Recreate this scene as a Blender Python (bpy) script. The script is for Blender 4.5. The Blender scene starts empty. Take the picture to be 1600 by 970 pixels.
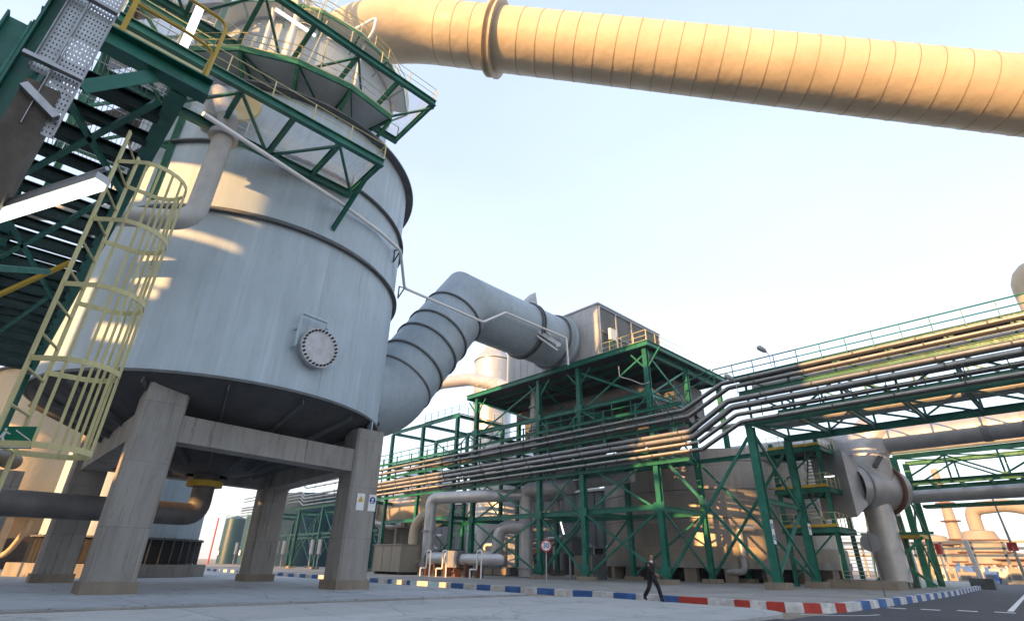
import bpy, bmesh, math, random
from mathutils import Vector, Matrix
random.seed(7)
S = bpy.context.scene
COL = S.collection
V = Vector
R = math.radians

# ------------------------------------------------------------------ camera
# world: X runs along the pipe rack (towards the right of the picture and the viewer), Y runs across it, Z up
HC = 1.4
A_ = R(43.2)
E1 = (math.sin(A_), -math.cos(A_)); E2 = (math.cos(A_), math.sin(A_))
def towld(x, y, z): return V((x*E1[0]+y*E1[1], x*E2[0]+y*E2[1], z))
PITCH, ROLL, FPX = R(25.87), R(1.054), 815.12
_R = towld(1, 0, 0); _U = towld(0, -math.sin(PITCH), math.cos(PITCH)); _F = towld(0, math.cos(PITCH), math.sin(PITCH))
cx = _R*math.cos(ROLL)+_U*math.sin(ROLL); cy = _U*math.cos(ROLL)-_R*math.sin(ROLL)
cam = bpy.data.cameras.new('camera'); camo = bpy.data.objects.new('camera', cam); COL.objects.link(camo)
camo.matrix_world = Matrix(((cx.x, cy.x, -_F.x, 0), (cx.y, cy.y, -_F.y, 0), (cx.z, cy.z, -_F.z, HC), (0, 0, 0, 1)))
cam.sensor_width = 36; cam.lens = FPX/1600*36; cam.clip_start = .1; cam.clip_end = 9000
S.camera = camo
# ------------------------------------------------------------------ sky, sun, exposure
SUN_DIR = V((.12, -.99, 0)).normalized(); SUN_EL = R(13.5)
sdir = V((SUN_DIR.x*math.cos(SUN_EL), SUN_DIR.y*math.cos(SUN_EL), math.sin(SUN_EL)))   # towards the sun
w = bpy.data.worlds.new('World'); S.world = w; w.use_nodes = True
nt = w.node_tree; bg = nt.nodes['Background']
sky = nt.nodes.new('ShaderNodeTexSky'); sky.sky_type = 'NISHITA'; sky.sun_disc = False
sky.sun_elevation = SUN_EL; sky.sun_rotation = math.atan2(sdir.x, sdir.y); sky.air_density = 1.0; sky.dust_density = 1.6; sky.ozone_density = 1.3
# a thin bright veil of high haze over the clear sky, thicker towards the horizon
tcw = nt.nodes.new('ShaderNodeTexCoord'); spw = nt.nodes.new('ShaderNodeSeparateXYZ'); nt.links.new(tcw.outputs['Generated'], spw.inputs[0])
rw_ = nt.nodes.new('ShaderNodeValToRGB'); e_ = rw_.color_ramp.elements
e_[0].position = 0; e_[0].color = (2.05, 2.12, 2.3, 1); e_[1].position = .9; e_[1].color = (1.45, 1.72, 2.22, 1)
ee = e_.new(.35); ee.color = (1.95, 2.1, 2.42, 1)
nt.links.new(spw.outputs[2], rw_.inputs[0])
nzw = nt.nodes.new('ShaderNodeTexNoise'); nzw.inputs['Scale'].default_value = 1.6; nzw.inputs['Detail'].default_value = 6; mpw = nt.nodes.new('ShaderNodeMapping'); mpw.inputs['Scale'].default_value = (1, 1, 3.5); nt.links.new(tcw.outputs['Generated'], mpw.inputs[0]); nt.links.new(mpw.outputs[0], nzw.inputs['Vector'])
mrw = nt.nodes.new('ShaderNodeMapRange'); mrw.inputs[3].default_value = .84; mrw.inputs[4].default_value = 1.16; nt.links.new(nzw.outputs['Fac'], mrw.inputs[0])
vm = nt.nodes.new('ShaderNodeVectorMath'); vm.operation = 'SCALE'; nt.links.new(rw_.outputs[0], vm.inputs[0]); nt.links.new(mrw.outputs[0], vm.inputs['Scale'])
ad = nt.nodes.new('ShaderNodeVectorMath'); ad.operation = 'ADD'; sc_ = nt.nodes.new('ShaderNodeVectorMath'); sc_.operation = 'SCALE'; sc_.inputs['Scale'].default_value = .45; nt.links.new(sky.outputs[0], sc_.inputs[0]); nt.links.new(vm.outputs[0], ad.inputs[0]); nt.links.new(sc_.outputs[0], ad.inputs[1])
nt.links.new(ad.outputs[0], bg.inputs[0]); bg.inputs[1].default_value = .13
sl = bpy.data.lights.new('sun', 'SUN'); sl.energy = 3.7; sl.angle = R(.5); sl.color = (1, .53, .19)
so = bpy.data.objects.new('sun', sl); COL.objects.link(so); so.rotation_euler = sdir.to_track_quat('Z', 'Y').to_euler(); so.location = sdir*200
S.view_settings.view_transform = 'Standard'; S.view_settings.look = 'None'; S.view_settings.exposure = 1.6; S.view_settings.gamma = 1
S.render.engine = 'CYCLES'

# ------------------------------------------------------------------ pixel helper: a point of the photograph at a known real plane
def ray(px, py):
    return cx*((px-800)/FPX) + cy*(-(py-485)/FPX) + _F
O_ = V((0, 0, HC))
def aX(px, py, v): r = ray(px, py); return O_+r*(v/r.x)
def aY(px, py, v): r = ray(px, py); return O_+r*(v/r.y)
def aZ(px, py, v): r = ray(px, py); return O_+r*((v-HC)/r.z)

# ------------------------------------------------------------------ materials
def new_mat(name):
    m = bpy.data.materials.new(name); m.use_nodes = True
    n = m.node_tree.nodes; b = n['Principled BSDF']; return m, m.node_tree, b
def lk(t, a, b): t.links.new(a, b)
def noise(t, scale, detail=4, coord='Object', stretch=(1, 1, 1), rough=.6):
    tc = t.nodes.new('ShaderNodeTexCoord'); mp = t.nodes.new('ShaderNodeMapping'); mp.inputs['Scale'].default_value = stretch
    lk(t, tc.outputs[coord], mp.inputs[0]); n = t.nodes.new('ShaderNodeTexNoise'); n.inputs['Scale'].default_value = scale
    n.inputs['Detail'].default_value = detail; n.inputs['Roughness'].default_value = rough; lk(t, mp.outputs[0], n.inputs['Vector']); return n.outputs['Fac']
def ramp(t, fac, a, b, p0=.35, p1=.65):
    r = t.nodes.new('ShaderNodeValToRGB'); e = r.color_ramp.elements
    e[0].position = p0; e[1].position = p1; e[0].color = (*a, 1); e[1].color = (*b, 1); lk(t, fac, r.inputs[0]); return r.outputs[0]
def mix(t, fac, a, b, mode='MIX'):
    m = t.nodes.new('ShaderNodeMix'); m.data_type = 'RGBA'; m.blend_type = mode
    if isinstance(fac, (int, float)): m.inputs[0].default_value = fac
    else: lk(t, fac, m.inputs[0])
    for s, v in ((6, a), (7, b)):
        if isinstance(v, tuple): m.inputs[s].default_value = (*v, 1)
        else: lk(t, v, m.inputs[s])
    return m.outputs[2]
def bump(t, b, fac, strength=.2, dist=.02):
    n = t.nodes.new('ShaderNodeBump'); n.inputs['Strength'].default_value = strength; n.inputs['Distance'].default_value = dist
    lk(t, fac, n.inputs['Height']); lk(t, n.outputs[0], b.inputs['Normal'])
def paint(name, c, rough=.45, metal=0, var=.25, scale=1.5, dirt=(.12, .08, .05), dirt_amt=.25, streak=False, spec=.5, fade=0, rust=0, drips=0, dent=0):
    m, t, b = new_mat(name)
    st = (1, 1, .12) if streak else (1, 1, 1)
    f = noise(t, scale, 5, 'Object', st)
    dark = tuple(x*(1-var) for x in c); lite = tuple(min(1, x*(1+var*.6)) for x in c)
    col = ramp(t, f, dark, lite, .3, .7)
    f2 = noise(t, scale*4.3, 8, 'Object', (1, 1, .25) if streak else (1, 1, .6), .75)
    mk = ramp(t, f2, (0, 0, 0), (dirt_amt,)*3, .55, .78)
    col = mix(t, mk, col, dirt)
    if fade:
        f4 = noise(t, scale*.6, 6, 'Object', (1, 1, 1), .7); col = mix(t, ramp(t, f4, (0, 0, 0), (fade,)*3, .5, .62), col, tuple(min(1, x*1.9+.03) for x in c))
    if rust:
        f5 = noise(t, 6, 10, 'Object', (1, 1, .5), .85); col = mix(t, ramp(t, f5, (0, 0, 0), (rust,)*3, .6, .66), col, (.11, .045, .02))
    if drips:
        f6 = noise(t, 1.7, 6, 'Object', (1, 1, .035), .7); col = mix(t, ramp(t, f6, (0, 0, 0), (drips,)*3, .5, .72), col, tuple(min(1, x*1.45+.03) for x in c))
        f7 = noise(t, 2.9, 7, 'Object', (1, 1, .03), .75); col = mix(t, ramp(t, f7, (0, 0, 0), (drips,)*3, .55, .68), col, tuple(x*.5 for x in c))
        f8 = noise(t, .28, 4, 'Object', (1, 1, 1.6), .6); col = mix(t, ramp(t, f8, (0, 0, 0), (drips*.6,)*3, .45, .6), col, tuple(x*.78 for x in c))
    lk(t, col, b.inputs['Base Color']); b.inputs['Roughness'].default_value = rough; b.inputs['Metallic'].default_value = metal
    b.inputs['Specular IOR Level'].default_value = spec
    r = ramp(t, f2, (rough-.08,)*3, (min(1, rough+.2),)*3); lk(t, r, b.inputs['Roughness'])
    if dent:
        fd = noise(t, .55, 3, 'Object', (1, 1, 1), .5); fe = noise(t, 1.3, 2, 'Object', (1, 1, 1), .5)
        ad_ = t.nodes.new('ShaderNodeMath'); ad_.operation = 'MULTIPLY_ADD'; lk(t, fe, ad_.inputs[0]); ad_.inputs[1].default_value = .35; lk(t, fd, ad_.inputs[2]); bump(t, b, ad_.outputs[0], dent, .35)
    else: bump(t, b, f2, .15, .01)
    return m
def clad(name, c, Rr, pw, ph, metal=.6, rough=.38, var=.2, seam=.3, dirt=.35, axis='Z', dirtc=(.14, .1, .07)):
    """sheet-metal cladding: panels wrapped round the object's own Z (or X) axis"""
    m, t, b = new_mat(name)
    tc = t.nodes.new('ShaderNodeTexCoord'); sp = t.nodes.new('ShaderNodeSeparateXYZ'); lk(t, tc.outputs['Object'], sp.inputs[0])
    at = t.nodes.new('ShaderNodeMath'); at.operation = 'ARCTAN2'
    if axis == 'Z': lk(t, sp.outputs[1], at.inputs[0]); lk(t, sp.outputs[0], at.inputs[1]); zz = sp.outputs[2]
    elif axis == 'X': lk(t, sp.outputs[2], at.inputs[0]); lk(t, sp.outputs[1], at.inputs[1]); zz = sp.outputs[0]
    else: lk(t, sp.outputs[2], at.inputs[0]); lk(t, sp.outputs[0], at.inputs[1]); zz = sp.outputs[1]
    mu = t.nodes.new('ShaderNodeMath'); mu.operation = 'MULTIPLY'; mu.inputs[1].default_value = Rr; lk(t, at.outputs[0], mu.inputs[0])
    cb = t.nodes.new('ShaderNodeCombineXYZ'); lk(t, mu.outputs[0], cb.inputs[0]); lk(t, zz, cb.inputs[1])
    br = t.nodes.new('ShaderNodeTexBrick'); br.offset = .5
    br.inputs['Scale'].default_value = 1; br.inputs['Brick Width'].default_value = pw; br.inputs['Row Height'].default_value = ph
    br.inputs['Mortar Size'].default_value = .018; br.inputs['Mortar Smooth'].default_value = .3; br.inputs['Bias'].default_value = 0
    br.inputs['Color1'].default_value = (*[x*(1-var) for x in c], 1); br.inputs['Color2'].default_value = (*[min(1, x*(1+var)) for x in c], 1)
    br.inputs['Mortar'].default_value = (*[x*seam for x in c], 1); lk(t, cb.outputs[0], br.inputs['Vector'])
    f = noise(t, .9, 6, 'Object', (1, 1, .2) if axis == 'Z' else (1, 1, 1), .7)
    mk = ramp(t, f, (0, 0, 0), (dirt,)*3, .48, .72)
    col = mix(t, mk, br.outputs['Color'], dirtc)
    lk(t, col, b.inputs['Base Color']); b.inputs['Metallic'].default_value = metal; b.inputs['Roughness'].default_value = rough
    f3 = noise(t, 2.2, 3)
    sb = t.nodes.new('ShaderNodeMath'); sb.operation = 'SUBTRACT'; lk(t, f3, sb.inputs[0]); lk(t, br.outputs['Fac'], sb.inputs[1])
    bump(t, b, sb.outputs[0], .35, .03)
    return m
M = {}
M['green'] = paint('green_paint', (.003, .125, .085), .38, var=.3, scale=1.1, dirt=(.05, .09, .06), dirt_amt=.35, fade=.35, rust=.8)
M['green2'] = paint('weathered_green_paint', (.02, .16, .08), .5, var=.35, scale=.9, dirt=(.12, .13, .08), dirt_amt=.5, fade=.4, rust=.8)
M['shell'] = paint('tower_grey_paint', (.4, .49, .55), .5, var=.16, scale=.55, dirt=(.24, .22, .19), dirt_amt=.4, streak=True, drips=.42, rust=.35, dent=.12)
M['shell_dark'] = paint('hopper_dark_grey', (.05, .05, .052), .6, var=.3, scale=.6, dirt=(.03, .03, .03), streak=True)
M['ringm'] = paint('stiffener_grey', (.1, .11, .115), .55, var=.3)
M['duct'] = paint('duct_cream', (.48, .40, .285), .5, var=.14, scale=.3, dirt=(.36, .24, .12), dirt_amt=.45, rust=.15, dent=.2)
M['ductseam'] = paint('duct_seam', (.3, .22, .13), .7)
M['ductg'] = paint('duct_blue_grey', (.33, .4, .45), .45, var=.15, scale=.5, dirt=(.2, .17, .13), dirt_amt=.45, drips=.3, rust=.4, dent=.15)
M['yellow'] = paint('cream_yellow_paint', (.6, .55, .28), .5, var=.2, scale=2, dirt=(.25, .15, .05), dirt_amt=.45, rust=.7)
M['ochre'] = paint('ochre_paint', (.55, .36, .03), .5, var=.25)
M['dkgreen'] = paint('dark_green_steel', (.004, .03, .022), .6, var=.4, rust=.4)
M['conc'] = None
def concrete(name, c, streak=True, var=.25):
    m, t, b = new_mat(name)
    f = noise(t, .8, 6, 'Object', (1, 1, .3)); col = ramp(t, f, tuple(x*(1-var) for x in c), tuple(x*(1+var) for x in c), .3, .7)
    f2 = noise(t, 2.4, 8, 'Object', (1.6, 1.6, .09) if streak else (1, 1, 1), .75)
    col = mix(t, ramp(t, f2, (0, 0, 0), (.6,)*3, .56, .7), col, (.07, .07, .075))
    f3 = noise(t, 30, 4); col = mix(t, ramp(t, f3, (0, 0, 0), (.3,)*3, .4, .8), col, (.1, .1, .1))
    if streak:
        tc = t.nodes.new('ShaderNodeTexCoord'); sp = t.nodes.new('ShaderNodeSeparateXYZ'); lk(t, tc.outputs['Object'], sp.inputs[0])
        su = t.nodes.new('ShaderNodeMath'); su.operation = 'ADD'; lk(t, sp.outputs[0], su.inputs[0]); lk(t, sp.outputs[1], su.inputs[1])
        cb = t.nodes.new('ShaderNodeCombineXYZ'); lk(t, su.outputs[0], cb.inputs[0]); lk(t, sp.outputs[2], cb.inputs[1])
        br = t.nodes.new('ShaderNodeTexBrick'); br.offset = .5; br.inputs['Scale'].default_value = 1; br.inputs['Brick Width'].default_value = 1.25; br.inputs['Row Height'].default_value = 2.4
        br.inputs['Mortar Size'].default_value = .012; br.inputs['Mortar Smooth'].default_value = .4; br.inputs['Color1'].default_value = (.86, .86, .86, 1); br.inputs['Color2'].default_value = (1.12, 1.1, 1.08, 1); br.inputs['Mortar'].default_value = (.5, .5, .5, 1)
        lk(t, cb.outputs[0], br.inputs['Vector']); col = mix(t, .8, col, br.outputs['Color'], 'MULTIPLY')
        f9 = noise(t, 5, 8, 'Object', (1, 1, .05), .8); col = mix(t, ramp(t, f9, (0, 0, 0), (.75,)*3, .57, .64), col, (.035, .035, .04))
        fa = noise(t, 1.1, 5, 'Object', (1, 1, .3), .7); col = mix(t, ramp(t, fa, (0, 0, 0), (.5,)*3, .5, .62), col, (.3, .29, .27))
    lk(t, col, b.inputs['Base Color']); b.inputs['Roughness'].default_value = .85; bump(t, b, f3, .35, .01); return m
M['conc'] = concrete('concrete', (.28, .265, .24))
M['concb'] = concrete('concrete_base', (.24, .2, .15), False)
M['galv'] = paint('galvanised_steel', (.42, .43, .44), .4, metal=.5, var=.2, scale=3)
M['pipe'] = paint('pipe_grey', (.33, .34, .345), .36, metal=.3, var=.2, scale=1.2, dirt=(.15, .1, .06), dirt_amt=.5)
M['pipe_dark'] = paint('dark_pipe', (.13, .12, .115), .5, metal=.1, var=.3, scale=1)
M['pipe_w'] = paint('white_grey_pipe', (.4, .4, .38), .45, var=.15)
M['alu'] = paint('aluminium_jacket', (.46, .46, .47), .36, metal=.4, var=.15, scale=1, dirt=(.25, .2, .15), dirt_amt=.35)
M['teal'] = paint('teal_paint', (.002, .04, .06), .35, var=.15, scale=.3, streak=True, dirt=(.01, .07, .08))
M['dark'] = paint('dark_parts_and_shade', (.015, .015, .016), .8)  # near-black for dark parts and for shade painted inside openings
M['black'] = paint('black_cloth', (.008, .008, .01), .8)
M['skin'] = paint('skin', (.36, .2, .13), .5, var=.08, dirt_amt=0)
M['white'] = paint('white_paint', (.75, .75, .74), .5, var=.08, dirt=(.3, .28, .24), dirt_amt=.3)
M['blue'] = paint('blue_paint', (.03, .13, .4), .5, var=.15, dirt=(.2, .2, .2), dirt_amt=.35)
M['red'] = paint('red_paint', (.5, .03, .02), .5, var=.15, dirt=(.2, .12, .1), dirt_amt=.3)
M['signred'] = paint('sign_red', (.45, .02, .03), .4); M['signblue'] = paint('sign_blue', (.01, .05, .3), .4)
M['signgreen'] = paint('sign_green', (.0, .16, .09), .4, dirt_amt=0); M['signback'] = paint('sign_back_grey', (.17, .17, .17), .5, metal=.3)
M['rust'] = paint('rusty_steel', (.16, .07, .035), .8, var=.4, scale=3)
M['beige'] = paint('beige_sheet', (.3, .26, .2), .6, var=.12, streak=True)
def lamp_mat(name, col, st):
    m, t, b = new_mat(name); b.inputs['Base Color'].default_value = (.9, .9, .9, 1); b.inputs['Emission Color'].default_value = (*col, 1); b.inputs['Emission Strength'].default_value = st; return m
M['tube'] = lamp_mat('lit_tube', (.95, 1, .8), 1.1); M['tubew'] = lamp_mat('lit_white_tube', (1, 1, .97), .7)
def ground_mat(name, c, var=.2, sc=.25, dark=(.1, .1, .1), amt=.35, rough=.9, stain=1.3, grain=40, joint=0, crack=.6):
    m, t, b = new_mat(name)
    f = noise(t, sc, 8, 'Object', (1, 1, 1), .65); col = ramp(t, f, tuple(x*(1-var) for x in c), tuple(x*(1+var) for x in c), .3, .7)
    f2 = noise(t, stain, 10, 'Object', (1, 1, 1), .75); col = mix(t, ramp(t, f2, (0, 0, 0), (amt,)*3, .52, .7), col, dark)
    f3 = noise(t, grain, 3); col = mix(t, ramp(t, f3, (0, 0, 0), (.25,)*3, .4, .75), col, dark)
    tc = t.nodes.new('ShaderNodeTexCoord')
    if joint:
        br = t.nodes.new('ShaderNodeTexBrick'); br.offset = 0; br.inputs['Scale'].default_value = 1; br.inputs['Brick Width'].default_value = joint; br.inputs['Row Height'].default_value = joint
        br.inputs['Mortar Size'].default_value = .02; br.inputs['Mortar Smooth'].default_value = .2; br.inputs['Color1'].default_value = (.9, .9, .9, 1); br.inputs['Color2'].default_value = (1.07, 1.07, 1.06, 1); br.inputs['Mortar'].default_value = (.4, .4, .4, 1)
        lk(t, tc.outputs['Object'], br.inputs['Vector']); col = mix(t, .9, col, br.outputs['Color'], 'MULTIPLY')
    vo = t.nodes.new('ShaderNodeTexVoronoi'); vo.feature = 'DISTANCE_TO_EDGE'; vo.inputs['Scale'].default_value = .45
    wn = t.nodes.new('ShaderNodeTexNoise'); wn.inputs['Scale'].default_value = 1.2; wn.inputs['Detail'].default_value = 6; lk(t, tc.outputs['Object'], wn.inputs['Vector'])
    mxv = t.nodes.new('ShaderNodeMix'); mxv.data_type = 'VECTOR'; mxv.inputs[0].default_value = .35; lk(t, tc.outputs['Object'], mxv.inputs[4]); lk(t, wn.outputs['Color'], mxv.inputs[5]); lk(t, mxv.outputs[1], vo.inputs['Vector'])
    ck = ramp(t, vo.outputs['Distance'], (crack,)*3, (0, 0, 0), .003, .012); col = mix(t, ck, col, tuple(x*.3 for x in c))
    fo = noise(t, .35, 3, 'Object', (1, 1, 1), .4); fo2 = noise(t, 3.5, 6, 'Object', (1, 1, 1), .7)
    mo = t.nodes.new('ShaderNodeMath'); mo.operation = 'MULTIPLY'; lk(t, fo, mo.inputs[0]); lk(t, fo2, mo.inputs[1]); col = mix(t, ramp(t, mo.outputs[0], (0, 0, 0), (.7,)*3, .3, .4), col, tuple(x*.45 for x in c))
    lk(t, col, b.inputs['Base Color']); b.inputs['Roughness'].default_value = rough; bump(t, b, f3, .4, .008); return m
M['pad'] = ground_mat('pad_concrete', (.38, .41, .44), .15, .35, (.16, .16, .17), .5, joint=4.2)
M['apron'] = ground_mat('apron_concrete', (.43, .44, .44), .1, .3, (.22, .21, .2), .4, joint=5.0, crack=.4)
M['pave'] = ground_mat('pavement_concrete', (.3, .29, .27), .15, .3, (.15, .14, .13), .4, joint=3.0)
M['asphalt'] = ground_mat('asphalt', (.055, .058, .066), .2, .3, (.03, .03, .03), .5, .85)
M['tan'] = ground_mat('tan_channel', (.3, .24, .16), .2, .4, (.12, .09, .06), .5)
M['soil'] = ground_mat('dry_soil', (.26, .22, .17), .25, .05, (.14, .12, .09), .4)

for nm_, c_ in (('kwhite', (.55, .55, .54)), ('kblue', (.03, .11, .32)), ('kred', (.4, .035, .02))): M[nm_] = paint('kerb_paint_'+nm_[1:], c_, .65, var=.25, scale=2.5, dirt=(.2, .19, .17), dirt_amt=.75, rust=.35, fade=.35)
# ------------------------------------------------------------------ mesh builder
class MB:
    def __init__(s): s.v = []; s.f = []; s.sm = []; s.mi = []; s.cm = 0
    def add(s, vs, fs, smooth=False):
        o = len(s.v); s.v += [tuple(v) for v in vs]
        for f in fs: s.f.append([i+o for i in f]); s.sm.append(smooth); s.mi.append(s.cm)
        return s
    def hexa(s, c8): return s.add(c8, [(0, 3, 2, 1), (4, 5, 6, 7), (0, 1, 5, 4), (1, 2, 6, 5), (2, 3, 7, 6), (3, 0, 4, 7)])
    def box(s, x0, x1, y0, y1, z0, z1):
        return s.hexa([(x0, y0, z0), (x1, y0, z0), (x1, y1, z0), (x0, y1, z0), (x0, y0, z1), (x1, y0, z1), (x1, y1, z1), (x0, y1, z1)])
    def frame(s, p, q, up=None):
        d = (q-p).normalized(); up = V(up) if up else (V((0, 0, 1)) if abs(d.z) < .9 else V((1, 0, 0)))
        a = d.cross(up).normalized(); b = a.cross(d).normalized(); return d, a, b
    def beam(s, p, q, w, h, up=None, oa=0, ob=0):
        p = V(p); q = V(q); d, a, b = s.frame(p, q, up); p = p+a*oa+b*ob; q = q+a*oa+b*ob; w /= 2; h /= 2
        return s.hexa([p-a*w-b*h, p+a*w-b*h, p+a*w+b*h, p-a*w+b*h, q-a*w-b*h, q+a*w-b*h, q+a*w+b*h, q-a*w+b*h])
    def ib(s, p, q, h=.3, w=.2, t=.03, up=None):   # an H / I section
        s.beam(p, q, w, t, up, 0, h/2-t/2); s.beam(p, q, w, t, up, 0, -h/2+t/2); return s.beam(p, q, t*.8, h-2*t, up)
    def tube(s, pts, r, n=12, caps=True, closed=False):
        pts = [V(p) for p in pts]; N = len(pts); rr = r if isinstance(r, (list, tuple)) else [r]*N
        vs = []; pa = None
        for i, p in enumerate(pts):
            if closed: d0 = (p-pts[i-1]).normalized(); d1 = (pts[(i+1) % N]-p).normalized()
            else:
                d0 = (p-pts[i-1]).normalized() if i > 0 else None; d1 = (pts[i+1]-p).normalized() if i < N-1 else None
            if d0 is None: d0 = d1
            if d1 is None: d1 = d0
            t = d0+d1
            t = t.normalized() if t.length > 1e-6 else d0
            if pa is None: up = V((0, 0, 1)) if abs(d0.z) < .9 else V((0, 1, 0)); a = d0.cross(up).normalized()
            else: a = pa
            # project previous frame on the plane normal to the incoming direction, then shear onto mitre plane
            a = (a-d0*a.dot(d0)).normalized(); b = d0.cross(a).normalized(); pa = a if d1 is d0 else None
            for k in range(n):
                o = (a*math.cos(2*math.pi*k/n)+b*math.sin(2*math.pi*k/n))*rr[i]
                den = d0.dot(t); o = o-d0*(o.dot(t)/den) if abs(den) > .2 else o
                vs.append(p+o)
            if pa is None:
                pa = a; pa = (pa-d1*pa.dot(d1)); pa = pa.normalized() if pa.length > 1e-4 else a
        fs = []
        for i in range(N if closed else N-1):
            j = (i+1) % N
            for k in range(n): fs.append((i*n+k, i*n+(k+1) % n, j*n+(k+1) % n, j*n+k))
        s.add(vs, fs, True)
        if caps and not closed: s.add(vs[:n], [tuple(range(n))[::-1]]); s.add(vs[-n:], [tuple(range(n))])
        return s
    def lathe(s, c, prof, n=64, a0=0, a1=360, smooth=True):
        c = V(c); vs = []; full = (a1-a0) >= 360; m = n if full else n+1
        for (r, z) in prof:
            for k in range(m):
                a = R(a0+(a1-a0)*k/n); vs.append((c.x+r*math.cos(a), c.y+r*math.sin(a), c.z+z))
        fs = []
        for i in range(len(prof)-1):
            for k in range(n): k2 = (k+1) % m; fs.append((i*m+k, i*m+k2, (i+1)*m+k2, (i+1)*m+k))
        return s.add(vs, fs, smooth)
    def cyl(s, p, q, r, n=24): return s.tube([p, q], r, n)
    def annulus(s, p, d, r0, r1, th, n=48):        # a flat flange round axis d at p
        p = V(p); d = V(d).normalized(); up = V((0, 0, 1)) if abs(d.z) < .9 else V((0, 1, 0)); a = d.cross(up).normalized(); b = d.cross(a)
        vs = []
        for (r, o) in ((r0, -th/2), (r1, -th/2), (r1, th/2), (r0, th/2)):
            for k in range(n): vs.append(p+d*o+(a*math.cos(2*math.pi*k/n)+b*math.sin(2*math.pi*k/n))*r)
        fs = []
        for i in range(4):
            j = (i+1) % 4
            for k in range(n): fs.append((i*n+k, j*n+k, j*n+(k+1) % n, i*n+(k+1) % n))
        return s.add(vs, fs)
    def prism(s, poly, z0, z1):
        n = len(poly); vs = [(x, y, z0) for x, y in poly]+[(x, y, z1) for x, y in poly]
        return s.add(vs, [tuple(range(n))[::-1], tuple(range(n, 2*n))]+[(i, (i+1) % n, n+(i+1) % n, n+i) for i in range(n)])
    def build(s, name, mat, parent=None, origin=(0, 0, 0), label=None, kind=None):
        me = bpy.data.meshes.new(name); o = V(origin)
        me.from_pydata([(V(v)-o) for v in s.v], [], s.f); me.polygons.foreach_set('use_smooth', s.sm)
        mats = mat if isinstance(mat, (list, tuple)) else [mat]
        for m in mats: me.materials.append(M[m] if isinstance(m, str) else m)
        me.polygons.foreach_set('material_index', [min(i, len(mats)-1) for i in s.mi]); me.update()
        bm = bmesh.new(); bm.from_mesh(me); bmesh.ops.recalc_face_normals(bm, faces=bm.faces); bm.to_mesh(me); bm.free()
        try: me.set_sharp_from_angle(angle=R(38))
        except Exception: pass
        ob = bpy.data.objects.new(name, me); COL.objects.link(ob); ob.location = o
        if parent is not None:
            ob.parent = parent
            pl = V(parent.location); g = parent.parent
            while g is not None: pl += V(g.location); g = g.parent
            ob.location = o-pl
        if label: ob['label'] = label
        if kind: ob['kind'] = kind
        return ob
def tag(o, label, cat, group=None, kind=None):
    if label: o['label'] = label
    if cat: o['category'] = cat
    if group: o['group'] = group
    if kind: o['kind'] = kind
    return o
def thing(name, label, cat, loc=(0, 0, 0), group=None):
    o = bpy.data.objects.new(name, None); COL.objects.link(o); o.location = loc; o.empty_display_size = .3
    return tag(o, label, cat, group)
def part(fn, name, mat, parent, **k):
    m = MB(); fn(m); return m.build(name, mat, parent, **k)
def rail(parent, pts, h=1.05, post=1.5, r=.022, mat='yellow', mid=True, toe=True):
    """guard rail along a polyline: one part for the rails, one for the posts"""
    pts = [V(p) for p in pts]; m = MB(); up = V((0, 0, h))
    m.tube([p+up for p in pts], r, 6)
    if mid: m.tube([p+up*.52 for p in pts], r*.85, 6)
    if toe:
        for a, b in zip(pts, pts[1:]): m.beam(a+V((0, 0, .07)), b+V((0, 0, .07)), .012, .12)
    m.build('handrail', mat, parent)
    for j_, (a, b) in enumerate(zip(pts, pts[1:])):
        n = max(1, round((b-a).length/post))
        for i in range(0 if j_ == 0 else 1, n+1): q = a.lerp(b, i/n); part(lambda m: m.beam(q, q+up, .05, .05), 'railing_post', mat, parent)
def arc(c, r, a0, a1, n, z=0, u=(1, 0, 0), v=(0, 0, 1)):
    c = V(c); u = V(u); v = V(v); return [c+u*(r*math.cos(R(a0+(a1-a0)*i/n)))+v*(r*math.sin(R(a0+(a1-a0)*i/n))) for i in range(n+1)]
def bend(pts, rad, n=5):
    """round the corners of a polyline"""
    pts = [V(p) for p in pts]; out = [pts[0]]
    for i in range(1, len(pts)-1):
        p, a, b = pts[i], pts[i-1], pts[i+1]; da = (a-p); db = (b-p); r = min(rad, da.length*.45, db.length*.45)
        A = p+da.normalized()*r; B = p+db.normalized()*r
        for k in range(n+1): t = k/n; out.append(A*(1-t)**2+p*(2*t*(1-t))+B*t*t)
    return out+[pts[-1]]

# ================================================================== GROUND
def gsheet(name, poly, z0, z1, mat):
    m = MB(); m.prism(poly, z0, z1); o = m.build(name, mat); o['kind'] = 'structure'; return o
gsheet('ground', [(-1600, -1600), (1600, -1600), (1600, 1600), (-1600, 1600)], -.3, -.03, 'soil')
gsheet('road', [(-20, -60), (40, -60), (40, 260), (-30, 260), (-9.6, 75), (-7.6, 32), (-7.6, 19), (-20, 22.1)], -.2, 0, 'asphalt')
gsheet('access_lane', [(-130, 19), (-19, 19), (-19, 22.3), (-130, 22.3)], -.2, .004, 'tan')
# foreground apron with its rounded corner
ap = [(-19.45, -40), (-7.9, -40)]+[(p.x, p.y) for p in arc((-10.6, 19.0, 0), 2.7, 0, 90, 10, u=(1, 0, 0), v=(0, 1, 0))]+[(-17.0, 21.7), (-19.45, 19.5)]
gsheet('apron', ap, -.2, .09, 'apron')
gsheet('pad', [(-70, -16), (-19.45, -16), (-19.45, 19.5), (-70, 19.5)], -.2, .17, 'pad')
gsheet('pad_edge', [(-19.44, -16), (-19.2, -16), (-19.2, 19.52), (-19.44, 19.52)], -.2, .13, 'conc')
KC = [(-7.6+.0*t, 0) for t in (0,)]
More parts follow.
